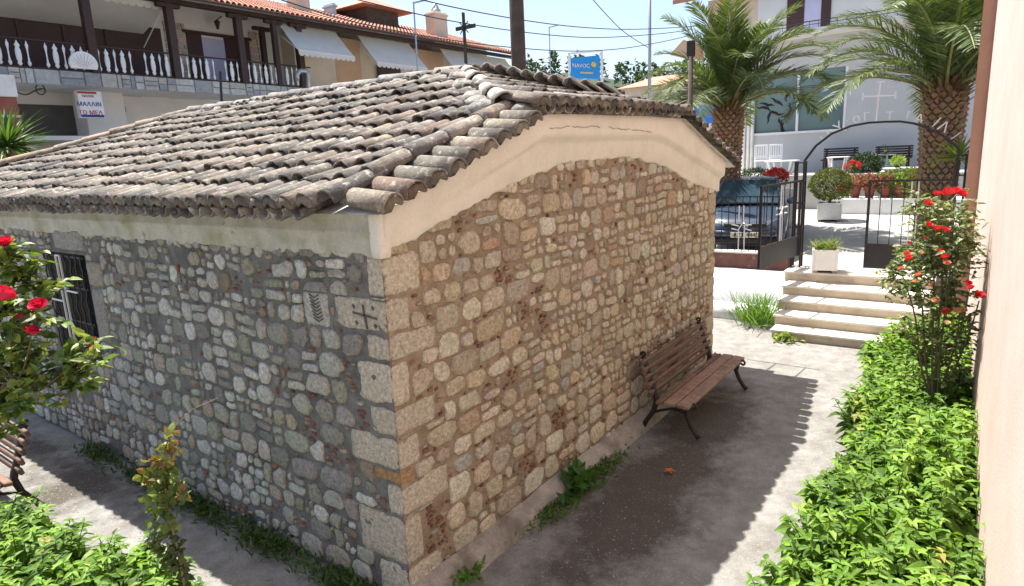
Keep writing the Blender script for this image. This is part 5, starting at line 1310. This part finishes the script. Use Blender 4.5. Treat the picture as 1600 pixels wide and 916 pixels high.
oh=thing('distant_house','low house with orange tiled roof seen past the palm fronds','house',tuple(at(1030,140,d=48))); c=at(1028,128,d=48); g=MB(); g.box((c.x-1,c.y-2.2,.0),(c.x+5,c.y+2.2,c.z-.3)); g.build('wall',M['wall_cream'],oh)
g=MB(); g.add([(c.x-1.5,c.y-2.7,c.z-.35),(c.x-1.5,c.y+2.7,c.z-.35),(c.x+5,c.y+2.7,c.z-.35),(c.x+5,c.y-2.7,c.z-.35),(c.x+1.5,c.y-1.,c.z+.55),(c.x+1.5,c.y+1.,c.z+.55)],[(0,1,5,4),(1,2,5),(2,3,4,5),(3,0,4),(3,2,1,0)]); g.build('roof',M['red_tile'],oh)

# ------------------------------------------------------------------ cross on the roof, poles, wires, billboard
cx_=at(728,97,X=RX); rc=thing('roof_cross','slender dark iron cross with small rays standing on the chapel ridge','cross',tuple(cx_))
top=at(727,19,X=RX); g=MB(); g.bar((cx_.x,cx_.y,RZ+.08),(cx_.x,cx_.y,top.z),.038,.014); g.build('upright',M['rust_iron'],rc)
q0=at(712,39,X=RX); q1=at(743,47,X=RX); g=MB(); g.bar((cx_.x,q0.y,(q0.z+q1.z)/2),(cx_.x,q1.y,(q0.z+q1.z)/2),.014,.04); g.build('arm',M['rust_iron'],rc); zc=(q0.z+q1.z)/2
for a in (45,135,225,315): g=MB(); g.bar((cx_.x,cx_.y,zc),(cx_.x,cx_.y+.085*math.cos(R(a)),zc+.085*math.sin(R(a))),.008); g.build('ray',M['rust_iron'],rc)
def pole(name,label,px_,py_,d,r,ztop,mt,cat='pole',taper=.85):
    p=at(px_,py_,d=d); t=thing(name,label,cat,(p.x,p.y,.3)); g=MB(); g.tube([(p.x,p.y,.3),(p.x,p.y,(ztop+.3)/2),(p.x,p.y,ztop)],[r*1.06,r,r*taper],12); g.build('shaft',mt,t,True); return t,p
_,p808=pole('utility_pole','thick brown wooden utility pole rising behind the ridge',809,60,14.5,.165,11,M['pole_wood'])
_,p1015=pole('lamp_pole','thin grey steel pole standing against the pale sky',1015,40,30,.085,12,M['galv'])
t,p1077=pole('dark_post','short weathered dark post with a stubby head beside the palm',1079,130,13.6,.055,at(1076,68,d=13.6).z,M['pole_wood'],'post',.9); g=MB(); g.bbox((p1077.x-.07,p1077.y-.07,at(1076,90,d=13.6).z),(p1077.x+.07,p1077.y+.07,at(1076,66,d=13.6).z),.01); g.build('head',M['rust_iron'],t)
def wire(label,pts,d0,d1,r=.016):
    g=MB(); n=len(pts); q=[at(x,y,d=d0+(d1-d0)*i/(n-1)) for i,(x,y) in enumerate(pts)]
    out=[]
    for i in range(n-1):
        for k in range(6):
            t=k/6; p0=q[max(i-1,0)];p1=q[i];p2=q[i+1];p3=q[min(i+2,n-1)]
            out.append(.5*((2*p1)+(p2-p0)*t+(2*p0-5*p1+4*p2-p3)*t*t+(3*p1-p0-3*p2+p3)*t**3))
    out.append(q[-1]); g.tube(out,r,5); o=g.build('overhead_wire',M['wire']); tag(o,label,'wire','overhead wires'); return o
wire('highest of the three long overhead wires sagging behind the pole',[(560,-30),(680,5),(808,30),(900,42),(980,46),(1060,43),(1120,38)],14,30)
wire('middle one of the three long overhead wires',[(480,-20),(560,0),(690,30),(808,49),(900,58),(960,58),(1040,52),(1080,46)],14,30)
wire('lowest of the three long overhead wires, passing the billboard top',[(440,0),(560,36),(700,62),(808,75),(900,80),(980,75),(1060,60),(1090,50)],14,30)
wire('single wire running steeply down to the thin grey pole',[(915,-15),(940,15),(975,50),(1012,74)],20,30)
wire('black cable with a loose coil under the balcony band',[(20,141),(40,148),(60,140),(90,133),(150,117)],20.5,21.5,.02)
g=MB(); cc=at(63,139,d=20.4); g.tube([cc+Vector((.13*math.cos(a*.7),0,.16*math.sin(a*.7)-.02)) for a in range(10)],.02,5); o=g.build('cable_coil',M['wire']); tag(o,'small loop of black cable hanging under the balcony','cable')
for lb,x0,y0,y1,d in (('thin aerial mast with a small crossbar beyond the long house roof',646,3,55,30),('thin street lamp mast far behind the blue billboard',858,42,105,45)):
    p=at(x0,y0,d=d); q=at(x0+2,y1,d=d); t=thing('aerial_mast',lb,'mast',(q.x,q.y,q.z-4)); g=MB(); g.tube([(q.x,q.y,q.z-4),(p.x,p.y,p.z)],.04,6); g.build('mast',M['galv'],t); g=MB(); g.bar((p.x,p.y,p.z-.05),(p.x+.5,p.y-.4,p.z+.1),.07); g.build('head',M['galv'],t)
# blue billboard on a white frame
bd=at(915,105,d=34); bb=thing('blue_billboard','bright blue billboard on a white frame past the chapel roof','billboard',(bd.x,bd.y,bd.z-4.5))
c=[at(x,y,d=34+k) for x,y,k in ((892,122,-.3),(938,123,.3),(937,86,.3),(891,91,-.3))]; n_=(c[1]-c[0]).cross(c[3]-c[0]).normalized(); 
if n_.dot(Vector(CAM_POS)-c[0])<0: n_=-n_
g=MB(); g.prism([p-n_*.16 for p in c],n_,.14); g.build('board',M['sign_blue'],bb)
ex=(c[1]-c[0]).normalized(); ey=n_.cross(ex); RM=Matrix((ex,ey,n_)).transposed()
cen=(c[0]+c[2])/2; wd=(c[1]-c[0]).length; hh=(c[3]-c[0]).length
inst('lettering',text_mesh('NAVOC',wd*.165,M['white_clean'],.01),bb,cen-ex*wd*.15+ey*hh*.02+n_*.01,RM)
g=MB(); g.lathe([(wd*.085,0),(wd*.085,.02)],18); inst('emblem',g.mesh('emblem',M['sign_gold']),bb,cen+ex*wd*.28+ey*hh*.1+n_*.005,RM)
inst('lettering',text_mesh('·······',wd*.0+.01,M['sign_tan'],.01),bb,cen-ey*hh*.3+n_*.01,RM) if False else None
g=MB(); g.box((-wd*.22,-hh*.045,0),(wd*.22,hh*.045,.012)); inst('tan_strip',g.mesh('tan_strip',M['sign_tan']),bb,cen+ex*wd*.02-ey*hh*.33+n_*.004,RM)
for a,b in ((0,3),(1,2)): g=MB(); d_=ex*(.12 if a else -.06); g.bar(c[a]+d_-Vector((0,0,5)),c[b]+d_+Vector((0,0,.25)),.13); g.build('frame_post',M['white_clean'],bb)
g=MB(); g.bar(c[3]+Vector((0,0,.22))-ex*.06,c[2]+Vector((0,0,.22))+ex*.12,.1); g.build('frame_top',M['white_clean'],bb)
# ------------------------------------------------------------------ wooded hills
g=MB()
def hill(u,v):
    a=math.atan2(1,2.4)+(u-.5)*1.5; r=150+v*130; x=CAM_POS[0]+r*math.cos(a); y=CAM_POS[1]+r*math.sin(a)
    h=math.sin(math.pi*min(1,v*1.15+.0))*(25+8*noise.noise((u*9,0,3)))+noise.noise((x*.02,y*.02,1))*3
    return (x,y,h-1)
g.grid(hill,60,14); struct('hills',g,M['hill'],True)
g=MB(); rg=np.random.default_rng(44); rs=random.Random(44)
for i in range(330):
    u,v=rs.uniform(.12,.75),rs.uniform(.25,.62); p=hill(u,v); hh=rs.uniform(3.5,6.5); k=rs.uniform(.7,1.2)
    nl=26; d=rg.normal(size=(nl,3)); d/=np.linalg.norm(d,axis=1,keepdims=True); z=rg.uniform(0,1,nl)
    pos=np.array(p)+np.c_[d[:,0]*(1.05-z)*hh*.28,d[:,1]*(1.05-z)*hh*.28,z*hh]
    leaves(g,pos,d+np.array((0,0,.5)),np.tile((.1,.2,1.),(nl,1)),np.full(nl,hh*.24),np.full(nl,hh*.17),rcol(nl,[(.035*k,.06*k,.035*k),(.05*k,.08*k,.045*k)],rg),.2,.1)
o=g.build('far_wood',M['rose_leaf'],None); tag(o,'dark wooded hillside far behind the blue billboard','woodland',kind='stuff')
# ------------------------------------------------------------------ nettle beds, roses, weeds
N_PAL=[(.11,.21,.024),(.145,.28,.03),(.18,.32,.04),(.08,.165,.022),(.22,.35,.055)]
def nettles(name,label,place,n,hmin,hmax,seed,pal=N_PAL,lsz=1.0):
    rg=np.random.default_rng(seed); P=[];D=[];U=[];Ln=[];Wd=[];C=[]; st=MB(); k=0; tries=0
    while k<n and tries<n*30:
        tries+=1; q=place(rg)
        if q is None: continue
        x,y,hs,lx,ly=q; k+=1
        h=rg.uniform(hmin,hmax)*hs; lean=np.array((lx,ly))*h*rg.uniform(.5,1.2)+rg.normal(0,.05,2); nodes=int(rg.integers(7,10)); a0=rg.uniform(0,6.28); tone=pal[rg.integers(0,len(pal))] if rg.random()>.012 else (.30,.27,.07)
        st.cur=(.12,.18,.04); st.tube([(x,y,-.02),(x+lean[0]*.4,y+lean[1]*.4,h*.55),(x+lean[0],y+lean[1],h)],[.005,.004,.003],4,False)
        for j in range(nodes+1):
            f=.30+.70*j/nodes; top=j>=nodes-1
            c=np.array((x+lean[0]*f**1.3,y+lean[1]*f**1.3,h*f)); a=a0+j*1.5708+rg.uniform(-.3,.3); L_=(.12-.045*max(0,(f-.6)/.4))*rg.uniform(.75,1.2)*lsz
            for s in range(3 if top else 2):
                b=a+s*(1.5708 if top else 3.1416)+rg.uniform(-.25,.25); el=rg.uniform(-.5,.3)+(.3 if top else 0)
                P.append(c); D.append((math.cos(b)*math.cos(el),math.sin(b)*math.cos(el),math.sin(el))); U.append((rg.normal(0,.4),rg.normal(0,.4),1)); l=L_*(.7 if top else 1); Ln.append(l); Wd.append(l*rg.uniform(.36,.50)); t=rg.uniform(.75,1.25)*(1.12 if top else .92); C.append([v*t for v in tone])
    g=MB(); leaves(g,np.array(P),np.array(D),np.array(U),np.array(Ln),np.array(Wd),np.array(C),.16,.34)
    g.v+=st.v; n0=len(g.t); g.t+=st.t; g.f+=[tuple(i+n0 for i in f) for f in st.f]; g.m+=st.m
    o=g.build(name,M['leaf']); tag(o,label,'nettles',kind='stuff'); return o
def edge_y(x):        # path edge of the big bed
    return -2.26+.07*math.sin(x*3.1)+.05*math.sin(x*7.7)+.035*max(0,x-2)+(.10 if 1.0<x<1.9 else 0)
def bed_r(rg):
    x=rg.uniform(-.2,8.2); y=rg.uniform(wall_y(x)+.04,edge_y(x)+.02); d=edge_y(x)-y
    hs=.62+.55*min(1,d/.5)+.12*math.sin(x*2.3+y*4); 
    return x,y,hs,rg.normal(0,.15),(.3 if d<.3 else .08)
nettles('nettle_bed','broad bright green nettle bed between the sunlit path and the pink wall',bed_r,900,.36,.62,4,lsz=1.45)
def bed_l(rg):
    x=rg.uniform(-2.6,-.82); y=rg.uniform(-.6,4.0)
    lim=-1.02-.10*math.sin(y*3)-(.12 if y>2.9 else 0)-max(0,(1.6-y))*.12-max(0,y-3.0)*.35
    if x>lim: return None
    return x,y,.75+.35*min(1,(lim-x)/.4),(.35 if lim-x<.25 else .05),rg.normal(0,.12)
nettles('nettle_bed','lush nettle bed in the near corner beside the sunlit bench',bed_l,560,.32,.52,14,lsz=1.4)
g=MB(); g.add([(-.4,wall_y(-.4)-.05,.012),(7.7,wall_y(7.7)-.05,.012),(7.7,edge_y(7.7)+.02,.012),(-.4,edge_y(0)+.05,.012)],[(0,1,2,3)]); struct('bed_soil',g,M['soil'])
g=MB(); g.add([(-3.4,-1,.012),(-.95,-1,.012),(-.92,2.6,.012),(-1.2,4.1,.012),(-3.4,4.3,.012)],[(0,1,2,3,4)]); struct('bed_soil',g,M['soil'])
# weeds along the feet of the walls
def weed(label,c,rx,ry,n,ln,seed,pal,wd=.35,upb=.7,cat='weeds',name='weed_clump',grp='weeds at the wall foot'):
    rg=np.random.default_rng(seed); pos=np.c_[rg.normal(0,rx*.5,n),rg.normal(0,ry*.5,n),rg.uniform(0,ln*.8,n)]; d=np.c_[rg.normal(0,.7,n),rg.normal(0,.7,n),rg.uniform(.1,upb*1.6,n)]
    t=thing(name,label,cat,c,world=False,group=grp); g=MB(); leaves(g,pos,d,np.c_[rg.normal(0,.3,n),rg.normal(0,.3,n),np.ones(n)],rg.uniform(.6,1.2,n)*ln,rg.uniform(.8,1.2,n)*ln*wd,rcol(n,pal,rg,.3),.15,.3); g.build('leaves',M['leaf'],t,kind='stuff'); return t
WG=[(.06,.13,.02),(.09,.18,.03),(.12,.22,.04)]
weed('broad leaved dark green weed at the foot of the gable wall',(1.98,-.20,.02),.22,.12,60,.17,1,[(.05,.13,.025),(.07,.17,.03)],.5,.8)
weed('feathery small weeds below the gable, nearer the corner than the broad leaved one',(1.62,-.17,.02),.45,.16,520,.05,2,WG)
weed('feathery small weeds trailing towards the bench along the gable foot',(2.42,-.20,.02),.45,.14,420,.055,3,WG)
weed('little green weed right at the corner foot of the gable',(.42,-.16,.02),.14,.10,110,.07,4,[(.10,.22,.03),(.14,.28,.04)])
for k,(y,r,n) in enumerate(((.55,.35,420),(1.55,.40,500),(2.65,.5,520),(3.6,.4,360),(4.7,.4,300))):
    weed(['dark grassy weeds at the side wall foot nearest the corner','dark grassy weeds at the side wall foot, second from the corner','dark weeds at the side wall foot behind the vine shoot','dark weeds at the side wall foot below the window','sparse weeds at the side wall foot farthest from the corner'][k],(-.12,y,.0),.14,r*1.2,n,.085,30+k,[(.045,.09,.02),(.06,.12,.025),(.09,.15,.03)],.22,.9)
# tall grass and a small sprig at the foot of the steps
rg=np.random.default_rng(66); n=330; t=thing('grass_tuft','tall bright green grass tuft beside the lowest marble steps','grass',(8.62,.0,.0),world=False)
g=MB(); pos=np.c_[rg.normal(0,.16,n),rg.normal(.05,.16,n),np.zeros(n)]; d=np.c_[rg.normal(0,.38,n),rg.normal(0,.38,n),rg.uniform(.6,1.1,n)]; leaves(g,pos,d,np.c_[rg.normal(0,1,n),rg.normal(0,1,n),np.full(n,.4)],rg.uniform(.3,.75,n),np.full(n,.016),rcol(n,[(.16,.30,.06),(.22,.38,.08),(.12,.22,.05)],rg),.1,.3); g.build('blades',M['leaf'],t,kind='stuff')
weed('small yellow green sprig growing before the lowest step',(7.80,-.62,.0),.14,.16,60,.12,61,[(.25,.34,.05),(.2,.3,.05)],.4,.8,'plant','step_sprig',None)
# roses
pm=MB(); rs=random.Random(9)
for ring,(n,r0,r1,z0,z1) in enumerate(((5,.004,.014,.012,.034),(6,.010,.026,.004,.034),(7,.014,.040,-.002,.026),(7,.016,.050,-.008,.010))):
    for k in range(n):
        a=2*math.pi*(k+ring*.37)/n; w=1.25*math.pi/n
        V=[]
        for s,(r,z) in ((0,(r0*.4,z0-.012)),(1,((r0+r1)*.55,(z0+z1)*.5)),(2,(r1,z1))):
            for j in (-1,0,1): V.append((r*math.cos(a+w*j*(.5+.5*(s>0))),r*math.sin(a+w*j*(.5+.5*(s>0))),z+(.004 if j==0 and s==2 else 0)+rs.uniform(-.002,.002)))
        pm.cur=tuple(c*rs.uniform(.75,1.15) for c in (1,1,1)); pm.add(V,[(0,1,4,3),(1,2,5,4),(3,4,7,6),(4,5,8,7)])
ROSE=pm.mesh('flower',M['petal'],True)
def rose_bush(label,base,canes,leafpts,flowers,seed,pal,lsz=.05,cr=1.0):
    t=thing('rose_bush',label,'rose bush',base); rg=np.random.default_rng(seed)
    for c in canes:
        g=MB(); g.cur=(.13,.10,.06) if rg.random()<.5 else (.11,.14,.045); q=[Vector(p) for p in c]; out=[]
        for i in range(len(q)-1):
            for k in range(5):
                s=k/5; p0=q[max(i-1,0)];p1=q[i];p2=q[i+1];p3=q[min(i+2,len(q)-1)]
                out.append(.5*((2*p1)+(p2-p0)*s+(2*p0-5*p1+4*p2-p3)*s*s+(3*p1-p0-3*p2+p3)*s**3))
        out.append(q[-1]); g.tube(out,[cr*(.011*(1-.7*i/len(out))+.002) for i in range(len(out))],6); g.build('cane',M['stem'],t,True)
    P=[];
    for p,n,sp in leafpts: P.append(np.array(p)+rg.normal(0,1,(int(n),3))*np.array(sp))
    P=np.concatenate(P); n=len(P); g=MB(); d=rg.normal(size=(n,3)); d[:,2]=d[:,2]*.5-.05; d/=np.linalg.norm(d,axis=1,keepdims=True)
    for k in range(3):
        off=d*(.012+.03*k)[None] if False else d*(.02*k); turn=np.cross(d,(0,0,1.))*(-.8+.8*k); leaves(g,P+off,d+turn,np.c_[rg.normal(0,.5,n),rg.normal(0,.5,n),np.ones(n)],rg.uniform(.75,1.2,n)*lsz,rg.uniform(.5,.68,n)*lsz,rcol(n,pal,rg,.3),.18,.2)
    g.build('foliage',M['rose_leaf'],t,kind='stuff')
    for p,s,col in flowers:
        o=inst('flower',ROSE,t,p,(rg.uniform(-.6,.6),rg.uniform(-.8,.2),rg.uniform(0,6)),s,col)
    return t
RED,CRIM,PINK,PEACH=(.66,.03,.05),(.55,.01,.07),(.70,.24,.20),(.72,.42,.26)
# near rose at the picture edge
random.seed(3)
RD=2.75
fl=[(at(8,380,d=RD-.1),.72,CRIM),(at(2,462,d=RD-.25),.95,CRIM),(at(60,478,d=RD-.2),.72,CRIM),(at(50,518,d=RD-.15),.66,CRIM),(at(145,535,d=RD),.55,RED),(at(33,496,d=RD-.1),.35,CRIM)]
bs=Vector((at(-230,800,d=RD).x,at(-230,800,d=RD).y,0))
canes=[[bs,bs+Vector((.0,.0,.9)),at(-30,600,d=RD),at(-5,450,d=RD),fl[0][0]],[bs,bs+Vector((0,0,1.0)),at(-15,560,d=RD),fl[1][0]],[bs,at(-30,650,d=RD),at(35,560,d=RD),fl[2][0]],[bs,at(-25,670,d=RD),at(60,612,d=RD),at(120,565,d=RD),fl[4][0]],[bs,at(-35,640,d=RD),at(30,590,d=RD),fl[3][0]]]
lp=[]
for px_,py_,n in ((10,400,9),(35,395,6),(20,425,9),(45,440,8),(60,452,5),(30,470,8),(12,500,10),(45,500,6),(62,500,4),(25,530,10),(45,545,9),(8,560,10),(30,575,9),(60,590,4),(15,600,9),(40,610,6),(5,630,9),(25,640,6),(110,560,7),(125,570,8),(115,590,6),(150,550,4),(118,605,5),(90,572,3),(12,665,5),(-25,480,20),(-30,560,20),(-25,620,16)):
    lp.append((at(px_,py_,d=RD+random.uniform(-.12,.12)),n*2.4,(.034,.034,.03)))
rose_bush('crimson rose bush leaning in from the picture edge before the barred window',bs,canes,lp,fl,5,[(.08,.155,.03),(.12,.21,.04),(.20,.27,.05),(.05,.09,.025),(.26,.30,.07)],.056,.5)
# climbing rose by the gate
fl=[]; rr=random.Random(21)
for px_,py_,s,c in ((1481,301,1.3,RED),(1494,300,1.3,RED),(1503,303,1.2,RED),(1464,303,.9,RED),(1450,318,.95,RED),(1452,352,.9,RED),(1466,358,1.1,RED),(1478,360,.9,RED),(1417,398,1.1,(.7,.12,.10)),(1420,405,.9,RED),(1477,402,1.0,RED),(1480,412,.9,PINK),(1470,392,.7,RED),(1435,430,.8,PINK),(1455,445,.8,PEACH),(1513,443,.9,RED),(1531,462,1.1,RED),(1517,450,.8,RED),(1478,487,1.0,(.72,.14,.10)),(1497,487,1.1,PEACH),(1505,485,.9,PEACH),(1462,470,.9,PEACH),(1480,505,.8,(.75,.6,.5)),(1420,380,.6,RED),(1408,420,.8,PINK),(1430,440,.8,PEACH),(1445,372,.7,PINK),(1440,395,.6,PEACH)):
    fl.append((at(px_,py_,X=4.45+rr.uniform(-.2,.1)),s*.82,c))
bs=Vector((4.75,-2.86,0)); canes=[]
for px_,py_ in ((1490,310),(1452,325),(1425,400),(1478,410),(1515,450),(1500,490),(1410,430),(1470,350),(1530,470)):
    e=at(px_,py_,X=4.7); canes.append([bs+Vector((rr.uniform(-.1,.1),rr.uniform(-.08,.08),0)),bs.lerp(e,.35)+Vector((0,.05,.1)),bs.lerp(e,.7)+Vector((0,.0,.1)),e])
lp=[]
for px_,py_,n in [(rr.uniform(1425,1515),rr.uniform(312,350),9) for _ in range(14)]+[(rr.uniform(1430,1522),rr.uniform(340,400),10) for _ in range(26)]+[(rr.uniform(1395,1518),rr.uniform(385,470),10) for _ in range(50)]+[(rr.uniform(1425,1520),rr.uniform(460,560),9) for _ in range(34)]+[(rr.uniform(1450,1515),rr.uniform(540,600),8) for _ in range(12)]:
    lp.append((at(px_,py_,X=4.85+rr.uniform(-.3,.4)),n*1.35,(.08,.055,.06)))
rose_bush('tall rose bush of red, pink and peach blooms climbing the pink wall by the steps',bs,canes,lp,fl,8,[(.12,.18,.06),(.17,.23,.08),(.23,.28,.11),(.09,.13,.05),(.30,.28,.15)],.058)
# vine shoot standing on the path
VD=3.7; vb=at(292,935,d=VD); vg=Vector((vb.x,vb.y,0)); t=thing('vine_shoot','leafy vine shoot with rusty red tips and a bare dry stalk on top','vine',(vb.x,vb.y,0)); rg=np.random.default_rng(3)
pts=[vg,vb]+[at(x,y,d=VD) for x,y in ((278,860),(262,800),(258,760),(252,720),(262,690),(275,665),(300,640),(340,622))]
g=MB(); g.cur=(.26,.19,.10); g.tube(pts,[.009,.008,.007,.006,.006,.005,.004,.003,.002,.0015],6); g.build('stem',M['stem'],t,True)
P=[];C=[];Ls=[]
for px_,py_,n,col in ((262,700,16,0),(250,720,16,0),(232,750,12,0),(255,745,22,1),(262,770,22,1),(240,765,14,1),(282,775,12,2),(255,795,16,1),(258,820,14,1),(252,842,18,3),(270,855,14,3),(275,880,16,3),(285,895,12,3),(262,870,10,3)):
    for k in range(int(n*1.7)):
        p=at(px_+rg.normal(0,9),py_+rg.normal(0,9),d=VD+rg.normal(0,.03)); P.append(tuple(p)); C.append([[(.22,.20,.05),(.18,.22,.04),(.24,.15,.05)],[(.12,.18,.035),(.16,.23,.05),(.09,.13,.03)],[(.22,.16,.05),(.12,.17,.04)],[(.06,.085,.025),(.09,.11,.035)]][col][rg.integers(0,[3,3,2,2][col])]); Ls.append(.052)
P=np.array(P);n=len(P);d=rg.normal(size=(n,3));d[:,2]-=.4; g=MB(); leaves(g,P,d,rg.normal(size=(n,3))+np.array((-.6,-.6,.6)),np.array(Ls)*rg.uniform(.7,1.2,n),np.array(Ls)*rg.uniform(.7,1.0,n),np.array(C),.2,.15); g.build('foliage',M['rose_leaf'],t,kind='stuff')
# grit and bits of dry leaf on the concrete
g=MB(); rg=np.random.default_rng(91); n=520; x=np.r_[rg.uniform(-.3,7.5,n//2),rg.uniform(.0,6.,n//4),rg.uniform(-.8,-.05,n-n//2-n//4)]; y=np.r_[rg.uniform(-2.2,-.15,n//2),-.2-np.abs(rg.normal(0,.12,n//4)),rg.uniform(.5,7,n-n//2-n//4)]
leaves(g,np.c_[x,y,np.full(n,.016)],np.c_[rg.normal(size=(n,2)),np.zeros(n)],np.tile((.05,.05,1.),(n,1)),rg.uniform(.006,.03,n),rg.uniform(.005,.012,n),rcol(n,[(.22,.15,.08),(.35,.26,.15),(.12,.08,.05),(.5,.46,.4),(.3,.3,.1)],rg),.3,.05)
o=g.build('leaf_litter',M['stem']); tag(o,'scattered grit and dry leaf bits on the courtyard concrete','litter',kind='stuff')
# one fallen leaf
q=at(1046,736,Z=.02); g=MB()
for a in (0,1.3,2.5,3.8,5.0): leaves(g,np.array([tuple(q)]),np.array([(math.cos(a),math.sin(a),.15)]),np.array([(0,0,1.)]),np.array([.06]),np.array([.035]),np.ones((1,3)),.3,.1)
o=g.build('fallen_leaf',M['leaf_dry']); tag(o,'single orange dry leaf lying on the shaded concrete','leaf')
for o in bpy.data.objects:
    if '_world' in o: del o['_world']
